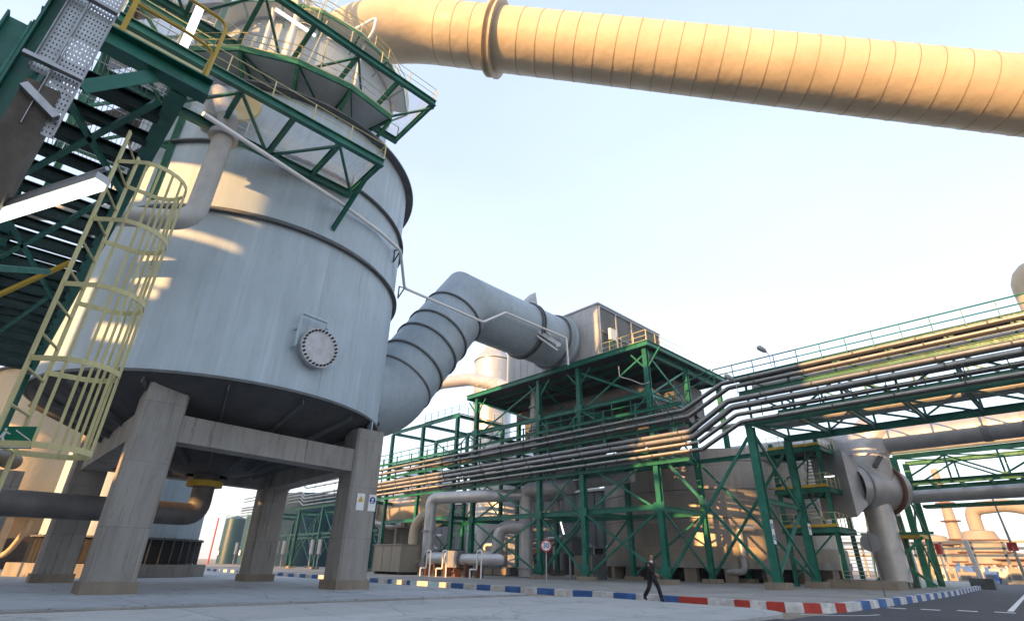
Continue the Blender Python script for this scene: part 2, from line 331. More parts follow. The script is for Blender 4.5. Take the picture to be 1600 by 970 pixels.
# raised pavement behind the painted kerb
kerb_line = [V((-130, 22.3, 0)), V((-9.6, 22.3, 0))]+arc((-9.8, 24.6, 0), 2.3, -85, 0, 8, u=(1, 0, 0), v=(0, 1, 0))+[V((-7.6, 34, 0)), V((-8.2, 50, 0)), V((-10, 75, 0)), V((-13, 110, 0))]
gsheet('pavement', [(p.x, p.y) for p in kerb_line]+[(-130, 110)], -.2, .2, 'pave')
# kerb blocks: one structure, painted in blocks
def kerb(name, line, spans, w=.32, h=.29, z0=-.1):
    m = MB(); pts = [V(p) for p in line]; L = [0]
    for a, b in zip(pts, pts[1:]): L.append(L[-1]+(b-a).length)
    def at(s):
        s = max(0, min(L[-1]-1e-4, s))
        for i in range(len(pts)-1):
            if s <= L[i+1]: d = (pts[i+1]-pts[i]).normalized(); return pts[i]+d*(s-L[i]), V((-d.y, d.x, 0))
    for s0, s1, ci in spans:
        n = max(1, int((s1-s0)/.7)); m.cm = ci
        for k in range(n):
            a = s0+(s1-s0)*k/n; b = s0+(s1-s0)*(k+1)/n-(.012 if k == n-1 else 0)
            p, na = at(a); q, nb = at(b); zl = V((0, 0, z0)); zh = V((0, 0, h)); bev = .03
            sgn = -.04 if w > 0 else .04; p = p+na*sgn; q = q+nb*sgn; m.hexa([p+zl, q+zl, q+nb*w+zl, p+na*w+zl, p+na*bev*.5+zh, q+nb*bev*.5+zh, q+nb*w+zh, p+na*w+zh])
    o = m.build(name, ['kwhite', 'kblue', 'kred']); o['kind'] = 'structure'; return L[-1]
spans = []; s = 0; i = 0
endx = 130-13.2
while s < endx-.5: e = min(s+1.22, endx); spans.append((s, e, i % 2)); s = e; i += 1
tot = [0]
arcl = 130-9.6+3.6+1.2
c_ = [(s, s+1.3, 2), (s+1.3, s+2.4, 0)]; spans += c_; s += 2.4; i = 0
while s < 130-9.6+3.3: spans.append((s, s+.62, 2 if i % 2 == 0 else 0)); s += .62; i += 1
i = 0
while s < 130-9.6+3.3+75: spans.append((s, s+1.2, i % 2)); s += 1.2; i += 1
kerb('kerb', kerb_line, spans)
isl = [V((-10.9, 21.7, 0))]+arc((-10.6, 19.0, 0), 2.7, 90, 0, 10, u=(1, 0, 0), v=(0, 1, 0))+[V((-7.9, -20, 0))]
sp2 = []; s = 0; i = 0
while s < 10.2: sp2.append((s, s+1.0, 0)); s += 1.0
sp2 = []
i = 0
while s < 22: sp2.append((s, s+.4, 2 if i % 2 else 0)); s += .4; i += 1
isl2 = [p for p in isl]
kerb('island_kerb', [V((p.x, p.y, 0)) for p in isl2][::1], sp2, w=-.16, h=.10)
mk = MB()
for px_, py_ in ((-7.0, 28.9), (-5.9, 29.3), (-4.8, 29.9), (-3.7, 30.4)): mk.box(px_-.32, px_+.32, py_-.17, py_+.17, .001, .005)
mk.hexa([(-3.75, 31.5, .001), (-3.55, 31.5, .001), (-6.9, 80, .001), (-7.1, 80, .001), (-3.75, 31.5, .005), (-3.55, 31.5, .005), (-6.9, 80, .005), (-7.1, 80, .005)])
ep = arc((-9.8, 24.4, 0), 3.4, -60, -5, 10, u=(1, 0, 0), v=(0, 1, 0))
for a, b in zip(ep, ep[1:]):
    mk.beam(a+V((0, 0, .003)), b+V((0, 0, .003)), .09, .004)
mk.build('road_markings', 'white')['kind'] = 'structure'

# ================================================================== TOWER
TC = V((-32, 8.07, 0)); TR = 8.4
def tower():
    t = thing('absorber_tower', 'huge blue-grey cylindrical process tower with dark conical bottom and bolted round hatch', 'tower', TC)
    c = (TC.x, TC.y, 0)
    part(lambda m: m.lathe(c, [(TR, 8.25), (TR, 12), (TR, 16.4), (TR, 24.7), (6.3, 25.4)], 128), 'shell', 'shell', t)
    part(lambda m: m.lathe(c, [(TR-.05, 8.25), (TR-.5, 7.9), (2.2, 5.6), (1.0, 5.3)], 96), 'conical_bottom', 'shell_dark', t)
    for k in range(16):
        a = R(k*22.5+8); d = V((math.cos(a), math.sin(a), 0)); p = V(c)+d*(TR-.15)+V((0, 0, 8.0)); q = V(c)+d*2.4+V((0, 0, 5.55))
        part(lambda m: m.beam(p, q, .05, .3), 'rib', 'ringm', t)
    for z, w_, h_ in ((8.3, .10, .12), (16.4, .26, .09), (16.62, .05, .1), (20.6, .24, .09), (24.7, .5, .12)):
        part(lambda m: m.lathe(c, [(TR-.02, z-h_/2), (TR+w_, z-h_/2), (TR+w_, z+h_/2), (TR-.02, z+h_/2)], 128, smooth=False), 'stiffener_ring', 'ringm', t)
    part(lambda m: m.lathe(c, [(6.3, 25.3), (6.3, 33.2), (6.05, 34.3)], 96), 'upper_shell', 'shell', t)
    part(lambda m: m.lathe(c, [(6.32, 33.1), (6.42, 33.1), (6.42, 33.3), (6.32, 33.3)], 96, smooth=False), 'upper_ring', 'ringm', t)
    part(lambda m: m.lathe(c, [(6.05, 34.3), (4.9, 36.3), (3.6, 38.0), (2.2, 39.2), (.1, 39.6)], 96), 'cone_roof', 'shell', t)
    # vertical weld seams, thin raised strips
    if True:
        for k in range(18):
            a = R(k*37+12); d = V((math.cos(a), math.sin(a), 0)); z0, z1 = ((8.4, 10.28), (16.7, 18.58), (20.7, 22.68), (10.32, 12.33), (14.42, 16.3), (12.37, 14.38))[k % 6]
            part(lambda m: m.beam(V(c)+d*(TR+.003)+V((0, 0, z0)), V(c)+d*(TR+.003)+V((0, 0, z1)), .05, .015, up=(d.x, d.y, 0)), 'weld_seam', 'shell', t)
    # manhole facing the viewer
    mp = V((-23.55, 9.2, 10.5)); d = V((mp.x-TC.x, mp.y-TC.y, 0)).normalized(); base = V((TC.x, TC.y, 10.5))+d*TR
    mh = part(lambda m: (m.cyl(base-d*.2, base+d*.42, .72, 40), m.annulus(base+d*.36, d, .6, .98, .12, 48), m.cyl(base+d*.42, base+d*.5, .97, 48)), 'manhole', 'galv', t)
    s_ = d.cross(V((0, 0, 1)))
    for k in range(28):
        a = 2*math.pi*k/28; o = (s_*math.cos(a)+V((0, 0, 1))*math.sin(a))*.86; part(lambda m: m.cyl(base+o+d*.48, base+o+d*.6, .048, 8), 'bolt', 'dark', mh)
    s_ = d.cross(V((0, 0, 1)))
    part(lambda m: (m.tube(bend([base+s_*1.15+V((0, 0, -.2)), base+s_*1.15+V((0, 0, -.2))+d*.35, base+s_*1.15+d*.35+V((0, 0, 1.45)), base+d*.55-s_*.15+V((0, 0, 1.35)), base+d*.55-s_*.15+V((0, 0, 1.0))], .12), .075, 8), m.tube([base+s_*1.15+V((0, 0, .7)), base+s_*1.15+V((0, 0, .7))+d*.35], .07, 8)), 'davit_arm', 'shell', t)
    part(lambda m: (m.cyl(V(c)+V((0, 0, 5.4)), V(c)+V((0, 0, 4.75)), .62, 24)), 'bottom_nozzle', 'pipe_dark', t)
    part(lambda m: m.annulus(V(c)+V((0, 0, 4.9)), (0, 0, 1), .55, .85, .28, 32), 'nozzle_flange', 'ochre', t)
    return t
tower()
# concrete support: four legs, ring beam
def support():
    t = thing('concrete_support', 'four thick weathered concrete legs and beams carrying the big tower', 'concrete frame', (TC.x, TC.y, .17))
    a = .78; pos = [(-26.2, 4.2), (-26.4, 13.9), (-37.7, 13.7), (-37.7, 3.6)]; zt = [7.95, 7.75, 7.7, 7.7]
    for (x, y), z1 in zip(pos, zt):
        lg = MB(); bv = .1
        poly = [(x-a+bv, y-a), (x+a-bv, y-a), (x+a, y-a+bv), (x+a, y+a-bv), (x+a-bv, y+a), (x-a+bv, y+a), (x-a, y+a-bv), (x-a, y-a+bv)]
        lg.prism(poly, .55, z1); L = lg.build('leg', 'conc', t)
        part(lambda m: m.box(x-a-.1, x+a+.1, y-a-.1, y+a+.1, .15, .57), 'leg_base', 'concb', L)
        part(lambda m: [m.beam((x+sx, y, z1), (x+sx, y, z1+.5), .05, .9) for sx in (-.25, .25)], 'saddle_plate', 'shell', L)
    for (p, q) in (((-26.15, 4.98), (-26.35, 13.12)), ((-37.7, 4.38), (-37.7, 12.9))):
        part(lambda m: m.beam((p[0], p[1], 6.3), (q[0], q[1], 6.1), 1.1, 1.1), 'ring_beam', 'conc', t)
    for (p, q) in (((-26.98, 4.0), (-36.92, 3.7)), ((-27.18, 13.8), (-36.92, 13.75))):
        part(lambda m: m.beam((p[0], p[1], 6.3), (q[0], q[1], 6.1), 1.1, 1.1), 'ring_beam', 'conc', t)
    return t
support()
# safety signs on the legs
def leg_signs():
    x = -25.61
    for y, name, lab in ((13.75, 'warning_sign', 'small worn yellow warning sign on the right concrete leg'), (14.42, 'mandatory_sign', 'small blue round mandatory symbol on white sign on the right concrete leg')):
        t = thing(name, lab, 'sign', (x, y, 4.0))
        part(lambda m: m.box(x, x+.015, y-.21, y+.21, 3.7, 4.5), 'board', 'white', t)
        if name[0] == 'w':
            part(lambda m: m.add([(x+.02, y-.16, 4.1), (x+.02, y+.16, 4.1), (x+.02, y, 4.4)], [(0, 1, 2)]), 'warning_triangle', 'ochre', t)
        else:
            part(lambda m: m.cyl((x+.015, y, 4.22), (x+.022, y, 4.22), .17, 24), 'blue_disc', 'signblue', t)
            part(lambda m: (m.cyl((x+.022, y, 4.26), (x+.026, y, 4.26), .06, 12), m.box(x+.022, x+.025, y-.08, y+.05, 4.1, 4.16)), 'head_symbol', 'white', t)
leg_signs()
# drain pipe under the tower
def drain():
    pts = bend([(-32, 8.07, 4.75), (-32, 8.07, 3.35), (-19.5, 4.7, 3.15), (-17.8, -4, 3.15)], 1.0, 6)
    pts = bend([(-32, 8.07, 4.76), (-32, 8.07, 3.4), (-30.5, 0.5, 3.3), (-30.0, -14, 3.3)], 1.1, 6)
    o = MB(); o.tube(pts, .52, 24); tag(o.build('drain_pipe', 'pipe_dark'), 'thick dark pipe curving from the yellow flange under the tower towards the left', 'pipe')
drain()

# big cream gas duct leaving the tower top
DD = V((-.733, -.625, .27)).normalized()     # up-and-left along the duct
DP = V((-21.3, 18.7, 39.3)); DR = 2.45
def gas_duct():
    t = thing('gas_duct', 'giant cream gas duct sloping from the tower top across the sky', 'duct', (DP.x, DP.y, DP.z))
    far = DP-DD*52; nr = DP+DD*8.6
    ax = V((TC.x, TC.y, 40.2))
    seg = bend([far, DP+DD*7.5, V((-29.6, 10.6, 40.6)), V((TC.x, TC.y, 36.4))], 3.2, 8)
    part(lambda m: m.tube(seg[1:], DR, 56), 'elbow', 'duct', t)
    part(lambda m: m.cyl(far, seg[1], DR, 56), 'duct_shell', 'duct', t)
    part(lambda m: (m.annulus(DP+DD*.5, DD, DR-.02, DR+.52, .16, 56), m.annulus(DP+DD*1.1, DD, DR-.02, DR+.45, .16, 56), m.cyl(DP+DD*.5, DP+DD*1.1, DR+.12, 56)), 'duct_flange', 'duct', t)
    for k in range(32):
        q = DP-DD*(1.6+k*1.5)
        part(lambda m: m.annulus(q, DD+V((random.uniform(-.01, .01), 0, 0)), DR-.01, DR+.022, .045, 48), 'seam_band', 'ductseam', t)
    for k in range(5):
        q = DP+DD*(2.3+k*1.5); part(lambda m: m.annulus(q, DD, DR-.01, DR+.02, .04, 48), 'seam_band', 'ductseam', t)
gas_duct()

# outlet duct: tower -> riser -> duct house
def outlet():
    X0 = -34; r = 2.7
    t = thing('outlet_duct', 'blue-grey ringed duct rising from the tower side and bending over to the louvred box', 'duct', (X0, 18, 12))
    P0, P1, P2, P3 = V((X0, 13.0, 11.9)), V((X0, 18.9, 11.9)), V((X0, 25.9, 22.5)), V((X0, 39.1, 22.3))
    a = P1+(P0-P1).normalized()*.9
    pts = [P0, V((X0, 17.4, 11.9)), V((X0, 18.9, 13.0)), V((X0, 20.1, 14.6)), V((X0, 25.3, 22.0)), V((X0, 26.8, 22.5)), P3]
    part(lambda m: m.tube(bend([P0, P1, P1+(P2-P1).normalized()*3.6], 3.0, 9), r+.06, 56, caps=False), 'lower_elbow', 'ductg', t)
    part(lambda m: m.tube([P1+(P2-P1).normalized()*2.2, P2, V((X0, 27.5, 22.46))], r, 48, caps=False), 'riser', 'ductg', t)
    part(lambda m: m.tube([V((X0, 27.5, 22.46)), P3], r, 48), 'horizontal_run', 'ductg', t)
    d = (P2-P1).normalized()
    for k, s_ in enumerate((2.2, 4.0, 6.2, 8.0, 10.6)):
        part(lambda m: m.annulus(P1+d*s_, d, r-.02, r+.14, .14, 48), 'stiffener_ring', 'ringm', t)
    dh = (P3-P2).normalized()
    for s_, w_ in ((7.6, .22), (7.95, .22), (11.6, .25)):
        part(lambda m: m.annulus(P2+dh*s_, dh, r-.02, r+w_, .12, 48), 'flange_ring', 'ringm', t)
    # damper brackets: top fin and side frame
    q = P2+dh*8.3
    part(lambda m: (m.add([q+V((-.5, -1.0, r)), q+V((-.5, 1.0, r)), q+V((-.5, .6, r+1.9)), q+V((.5, -1.0, r-.1)), q+V((.5, 1.0, r-.1)), q+V((.5, .6, r+1.9))], [(0, 1, 2), (3, 5, 4), (0, 3, 4, 1), (1, 4, 5, 2), (2, 5, 3, 0)])), 'lifting_fin', 'galv', t)
    part(lambda m: (m.beam(q+V((r*.9, -1.1, -1.0)), q+V((r+.5, 1.2, -2.0)), .12, .4), m.beam(q+V((r*.9, -1.3, -1.5)), q+V((r+.3, 1.0, -2.5)), .12, .2), m.beam(q+V((r*.9, .1, -.4)), q+V((r+.4, .9, -2.2)), .12, .2)), 'damper_bracket', 'galv', t)
    part(lambda m: m.annulus(P3+V((0, -.75, 0)), dh, r, r+.35, .3, 48), 'end_collar', 'shell', t)
outlet()
def rust_marks():
    t = bpy.data.objects['outlet_duct']
    for a, y, s_ in ((-.55, 17.9, .2), (-.62, 18.5, .26), (-.75, 18.1, .16), (-.85, 18.9, .22)):
        p = V((-34+math.cos(a)*2.77, y-1.2, 11.9+math.sin(a)*2.77)); d = V((math.cos(a), 0, math.sin(a))); part(lambda m: m.cyl(p, p+d*.05, s_, 9), 'rust_patch', 'rust', t)
rust_marks()
# box the duct enters
def duct_house():
    x0, x1, y0, y1, z0, z1 = -42.3, -28.9, 39.1, 50.4, 19.55, 25.5
    t = thing('duct_house', 'grey sheet-metal box house with louvred side on top of the green platform', 'filter house', ((x0+x1)/2, y0, z0))
    wm = paint('house_sheet', (.4, .41, .42), .45, metal=.2, var=.14, streak=True, drips=.3, rust=.2)
    part(lambda m: m.box(x0, x1, y0, y1, z0, z1), 'wall', wm, t)
    def seams(m):
        for k in range(1, 12): x = x0+(x1-x0)*k/12; m.box(x-.03, x+.03, y0-.03, y0-.001, z0, z1)
        for z in (21.6, 23.6): m.box(x0, x1, y0-.022, y0-.002, z-.025, z+.025)
    part(seams, 'sheet_seams', wm, t)
    part(lambda m: (m.box(x0-.15, x1+.2, y0-.12, y1+.15, z1, z1+.16)), 'roof', 'galv', t)
    for k in range(4):
        ya = y0+.15+k*2.8; yb = ya+2.65
        for za, zb in ((z0+.4, z0+2.9), (z0+3.05, z1-.25)):
            L = MB()
            n = 12
            for j in range(n): z = za+(zb-za)*(j+.5)/n; L.beam((x1+.09, ya, z), (x1+.09, yb, z), .12, .025, up=(.5, 0, .8))
            o = L.build('louvre_panel', 'ductg', t)
            part(lambda m: (m.box(x1+.003, x1+.2, ya-.08, ya, za-.07, zb+.07), m.box(x1+.003, x1+.2, yb, yb+.07, za-.07, zb+.07), m.box(x1+.003, x1+.2, ya, yb, za-.12, za), m.box(x1+.003, x1+.2, ya, yb, zb, zb+.1)), 'louvre_frame', 'galv', o)
    c = thing('control_box', 'small white control cabinet on a green post before the louvres', 'cabinet', (x1+.5, 40.2, z0))
    part(lambda m: m.box(x1+.5, x1+.8, 40.0, 40.9, 21.7, 22.9), 'cabinet', 'white', c)
    part(lambda m: (m.beam((x1+.64, 40.2, z0), (x1+.64, 40.2, 21.69), .1, .1), m.beam((x1+.64, 40.75, z0), (x1+.64, 40.75, 21.69), .1, .1)), 'post', 'green', c)
duct_house()

# ================================================================== GREEN PLATFORM STRUCTURE (under the duct house)
def col(m, x, y, z0, z1, h=.45, w=.42, t=.05, up=(0, 1, 0)): return m.ib((x, y, z0), (x, y, z1), h, w, t, up=up)
FX = [-46.6, -36.6, -31.2, -23.5]; RY = [38.46, 45.3, 52.0]
def plinth(parent, x, y, s=.62, z1=.55):
    return part(lambda m: m.prism([(x-s, y-s), (x+s, y-s), (x+s, y+s), (x-s, y+s)], .1, z1), 'plinth', 'concb', parent)
def platform():
    t = thing('steel_platform', 'tall dark green steel structure carrying the louvred box house', 'steel frame', (-35, 38.46, .15))
    for yi, y in enumerate(RY):
        for x in FX:
            c_ = part(lambda m: col(m, x, y, .55, 18.9), 'column', 'green', t); plinth(c_, x, y)
    # deck
    part(lambda m: m.box(-48, -23.0, 38.0, 53.0, 19.25, 19.4), 'deck', 'shell_dark', t)
    for (p, q) in (((-48, 37.95, 19.2), (-22.9, 37.95, 19.2)), ((-22.9, 37.9, 19.2), (-22.9, 53.1, 19.2)), ((-48, 53.05, 19.2), (-22.9, 53.05, 19.2)), ((-48, 38.1, 19.2), (-48, 52.9, 19.2))):
        part(lambda m: m.ib(p, q, .5, .25, .05), 'edge_beam', 'green', t)
    for x in FX: part(lambda m: m.ib((x, 38.2, 18.65), (x, 52.8, 18.65), .5, .25, .05), 'floor_beam', 'green', t)
    for y in (40.2, 42, 43.8, 47, 49, 51): part(lambda m: m.ib((-47.8, y, 19.06), (-23.1, y, 19.06), .32, .15, .03), 'joist', 'green', t)
    for z in (5.6, 9.9, 14.8):
        for y in RY[:2]:
            for a, b in zip(FX, FX[1:]):
                if z == 14.8 and y == RY[0] and a == FX[2]: pass
                part(lambda m: m.ib((a+.25, y, z), (b-.25, y, z), .42, .22, .04), 'beam', 'green', t)
        for x in FX: part(lambda m: m.ib((x, RY[0]+.25, z-.05), (x, RY[1]-.25, z-.05), .4, .22, .04), 'beam', 'green', t)
    bz = [.7, 5.4, 9.7, 14.6, 18.4]
    for k, (a, b) in enumerate(zip(FX, FX[1:])):
        for j, (za, zb) in enumerate(zip(bz, bz[1:])):
            if (k, j) in ((0, 2),): continue
            for (p, q) in (((a+.2, 38.5, za), (b-.2, 38.5, zb)), ((a+.2, 38.42, zb), (b-.2, 38.42, za))):
                if j == 3 and k == 1: continue
                part(lambda m: m.beam(p, q, .1, .16), 'brace', 'green', t)
            if j in (0, 2): part(lambda m: m.beam((a+.2, 45.3, za), (b-.2, 45.3, zb), .1, .16), 'brace', 'green', t)
    for x in (FX[-1], FX[1]):
        for (za, zb) in ((.7, 5.4), (9.7, 14.6), (14.8, 18.4)):
            part(lambda m: m.beam((x, 38.7, za), (x, 45.1, zb), .1, .16), 'brace', 'green', t)
            part(lambda m: m.beam((x+.08, 38.7, zb), (x+.08, 45.1, za), .1, .16), 'brace', 'green', t)
    for x in FX:
        for z in (1.1, 5.6, 9.9, 14.8): part(lambda m: m.prism([(x-.45, 38.2), (x+.45, 38.2), (x+.45, 38.225), (x-.45, 38.225)], z-.35, z+.35), 'gusset_plate', 'green', t)
    # small brackets lining under the deck, corner knee braces
    for x in FX:
        for sx in (-1, 1): part(lambda m: m.beam((x+sx*.2, 38.46, 17.2), (x+sx*1.5, 38.46, 18.7), .1, .14), 'knee_brace', 'green', t)
    rail(t, [(-48, 38.05, 19.45), (-43, 38.05, 19.45)], mat='yellow'); rail(t, [(-28.3, 38.05, 19.45), (-23.0, 38.05, 19.45), (-23.0, 52.9, 19.45)], mat='yellow', r=.03)
platform()
def hopper():
    t = thing('filter_hopper', 'dark bulky casing hanging under the platform deck', 'filter', (-35, 46, 12))
    part(lambda m: m.box(-46, -25.2, 45.8, 51.6, 14.9, 18.3), 'casing', 'ringm', t)
    for k in range(4): 
        x = -43.2+k*5.1; part(lambda m: m.hexa([(x-.5, 48.2, 11.9), (x+.5, 48.2, 11.9), (x+.5, 49.2, 11.9), (x-.5, 49.2, 11.9), (x-2.4, 46, 14.89), (x+2.4, 46, 14.89), (x+2.4, 51.4, 14.89), (x-2.4, 51.4, 14.89)]), 'hopper_cone', 'pipe_dark', t)
    t = thing('downcomer_pipe', 'grey vertical pipe hanging from the platform between the left green columns', 'pipe', (-39.5, 41, 12)); part(lambda m: m.tube(bend([(-39.5, 41, 19), (-39.5, 41, 12.5), (-39.5, 43, 11), (-39.5, 44, 6)], .8), .62, 18), 'pipe_run', 'pipe', t)
    for z in (17, 14.5): part(lambda m: m.annulus((-39.5, 41, z), (0, 0, 1), .6, .82, .16, 20), 'flange', 'pipe', t)
    t = thing('intake_duct', 'rounded dark duct lying just below the platform deck', 'duct', (-34, 42, 16.4)); part(lambda m: m.tube(bend([(-44, 43.2, 16.9), (-27, 43.2, 16.9), (-25.6, 43.9, 15.4), (-25.6, 44.2, 10.5)], 1.4), .7, 22), 'duct_run', 'pipe_dark', t)
hopper()
def conduit():
    o = MB(); o.tube(bend([(-26.3, 38.3, 17.9), (-26.3, 38.3, 16.9), (-25.2, 38.3, 16.4), (-23.9, 38.2, 15.6), (-23.2, 38.2, 15.7)], .3), .05, 6)
    tag(o.build('loose_conduit', 'pipe_w'), 'thin pale loose conduit hanging under the dark platform deck', 'conduit')
conduit()
# lower green frame to the left, behind the lower elbow
def left_frame():
    t = thing('steel_structure', 'open green steel frame standing just behind the blue-grey lower duct elbow', 'steel frame', (-55, 38.46, .15))
    xs = [-65, -57.6, -50.4]; 
    for y in (38.6, 46):
        for x in xs:
            c_ = part(lambda m: col(m, x, y, .5, 17.4, .4, .38), 'column', 'green', t); plinth(c_, x, y, .5, .5)
    for z in (17.6, 13.0, 6.0):
        for y in (38.6, 46): part(lambda m: m.ib((-65.2, y, z), (-50.2, y, z), .4, .22, .04), 'beam', 'green', t)
        for x in xs: part(lambda m: m.ib((x, 38.8, z-.02), (x, 45.8, z-.02), .38, .22, .04), 'beam', 'green', t)
    for (za, zb) in ((.6, 5.8), (6.2, 12.8), (13.2, 17.4)):
        for a, b in zip(xs, xs[1:]):
            part(lambda m: m.beam((a, 46, za), (b, 46, zb), .1, .15), 'brace', 'green', t); part(lambda m: m.beam((a, 46.1, zb), (b, 46.1, za), .1, .15), 'brace', 'green', t)
    rail(t, [(-57.6, 38.7, 17.85), (-50.4, 38.7, 17.85), (-50.4, 46, 17.85)], mat='green', r=.02)
left_frame()

# ================================================================== PIPE RACK continuing along X on both sides
def rack(x0, x1, xs, name, label, z=9.0, w0=38.46, w1=45.3, braces=True):
    t = thing(name, label, 'pipe rack', ((x0+x1)/2, w0, .15))
    for x in xs:
        for y in (w0, w1):
            c_ = part(lambda m: col(m, x, y, .5, z-.2, .42, .4), 'column', 'green', t); plinth(c_, x, y, .55, .5)
        part(lambda m: m.ib((x, w0+.25, z-.5), (x, w1-.25, z-.5), .4, .24, .04), 'cross_beam', 'green', t)
    for y in (w0, w1):
        part(lambda m: m.ib((x0, y, z), (x1, y, z), .42, .24, .04), 'long_beam', 'green', t)
        part(lambda m: m.ib((x0, y, z-4.0), (x1, y, z-4.0), .32, .2, .035), 'long_beam', 'green', t)
    for a, b in zip(xs, xs[1:]):
        for y in (w0, w1):
            part(lambda m: m.beam((a, y, .7), (b, y, z-.3), .09, .14), 'brace', 'green', t); part(lambda m: m.beam((a, y+.09, z-.3), (b, y+.09, .7), .09, .14), 'brace', 'green', t)
    return t
rack(-112, -66, [-110, -100, -91.5, -83, -74.5, -67.5], 'pipe_rack', 'green pipe rack frame with crossed braces in front of the teal tanks', 9.1)

PIPES = [(12.62, 14.05, .1, 'pipe'), (12.05, 13.6, .1, 'pipe'), (10.87, 12.62, .14, 'pipe'), (10.42, 12.1, .16, 'pipe'), (9.95, 11.5, .09, 'pipe_w'), (9.4, 10.93, .09, 'pipe_w')]
xj = [(-20.2, -16.75), (-19.8, -16.3), (-19.85, -16.5), (-19.55, -16.25), (-19.25, -16.0), (-19.0, -15.7)]
names = ['uppermost thin grey pipe of the stepped bundle crossing the green rack', 'second grey pipe from the top of the stepped bundle on the rack', 'third thicker grey pipe from the top of the stepped bundle on the rack',
         'fourth and thickest pipe of the stepped bundle on the green rack', 'fifth pale thin pipe of the stepped bundle just above the lowest one', 'lowest pale thin pipe of the stepped bundle, along the green beam']
for i, (za, zb, r_, mt) in enumerate(PIPES):
    y = 37.75-.03*i
    t = thing('rack_pipe', names[i], 'pipe', (-30, y, za), 'pipes stepping up along the green pipe rack')
    pts = bend([(-118, y, za-.4), (-97, y, za-.4), (-95.5, y, za+.7), (-90.5, y, za+.7), (-89, y, za), (xj[i][0], y, za), (xj[i][1], y, zb), (18, y, zb)], .25, 4)
    part(lambda m: m.tube(pts, r_, 10), 'pipe_run', mt, t)
    part(lambda m: [m.beam(V(a)+V((0, .03, 0)), V(b)+V((0, .03, 0)), r_*1.6, .1, oa=0, ob=-r_-.06) for a, b in (((-66, y, za), (xj[i][0], y, za)), ((xj[i][0]+.02, y, za), (xj[i][1]-.02, y, zb)), ((xj[i][1], y, zb), (18, y, zb)))], 'dark_underside', 'dark', t)  # near-black strip along the underside of each pipe
    for x in [q*3.4+i*.31-86 for q in range(30)]:
        if xj[i][0]-.4 < x < xj[i][1]+.4: continue
        z = za if x < xj[i][0] else zb; part(lambda m: m.annulus((x, y, z), (1, 0, 0), r_-.01, r_+.045, .09, 12), 'clamp', 'ringm', t)
def pipe_brackets():
    t = thing('pipe_bracket_rack', 'dark green bracket arms and long beams that carry the stepped pipes below the platform', 'pipe supports', (-40, 38.2, 9))
    for x in [-66+k*3.43 for k in range(14)]:
        m = MB(); m.beam((x, 38.15, 8.9), (x, 38.15, 14.1), .12, .12)
        for (za, zb, r_, mt) in PIPES: m.beam((x, 38.15, za-r_-.05), (x, 37.5, za-r_-.05), .08, .08)
        m.build('bracket', 'green', t)
    for z in (13.3, 11.6, 8.9): part(lambda m: m.ib((-68, 38.17, z), (-20.4, 38.17, z), .28, .16, .03), 'long_beam', 'green', t)
    # walkway on the left part with its two rails
    part(lambda m: (m.tube([(-70, 37.7, 14.45), (-20.6, 37.7, 14.45), (-17.4, 37.7, 15.3)], .05, 8), m.tube([(-70, 37.7, 13.85), (-20.3, 37.7, 13.85), (-17.2, 37.7, 14.8)], .045, 8)), 'handrail', 'green', t)
    for x in [-69+k*2.0 for k in range(24)]: part(lambda m: m.beam((x, 37.74, 13.2), (x, 37.74, 14.43), .05, .05), 'railing_post', 'green', t)
    # rail at other side, and cross members seen from below
    for x in [-64+k*3.1 for k in range(14)]: part(lambda m: m.ib((x, 38.4, 11.5), (x, 45, 11.5), .2, .12, .025), 'cross_member', 'green', t)
pipe_brackets()
# larger pipes lying in the rack behind the bundle
for (y, z, r_, mt, x0, x1, lab) in ((40.6, 14.0, .42, 'pipe', -15.5, 18, 'large insulated pipe lying along the bridge behind the thin upper pipes'), (42.5, 13.2, .5, 'pipe_dark', -60, -22, 'large dark pipe lying in the rack under the platform'),
                                    (43.2, 11.7, .3, 'pipe', -16, 18, 'medium grey pipe lying on the bridge floor beams'), (44.2, 11.65, .22, 'pipe_w', -16, 18, 'slim pale pipe on the far side of the bridge floor'), (41.2, 11.6, .16, 'pipe', -60, 18, 'slim grey pipe on the middle of the rack floor'),
                                    (38.9, 14.2, .22, 'pipe_dark', -15.8, 18, 'dark pipe tucked behind the uppermost thin pipe on the bridge'), 
                                    (38.7, 12.3, .2, 'pipe_dark', -66, -21, 'dark pipe behind the second pipe of the stepped bundle'), (38.9, 10.7, .24, 'pipe_dark', -66, -21, 'dark pipe behind the thick pair of the stepped bundle'), (38.8, 9.6, .2, 'pipe_dark', -66, -21, 'dark pipe behind the lowest pipes of the stepped bundle'),
                                    (44.0, 14.0, .6, 'pipe_dark', -64, -22, 'thick dark duct under the far side of the platform'), (41.0, 9.9, .4, 'alu', -64, -24, 'silver jacketed pipe running low between the green columns')):
    o = MB(); o.tube([(x0, y, z), (x1, y, z)], r_, 16); tag(o.build('large_pipe', mt), lab, 'pipe')

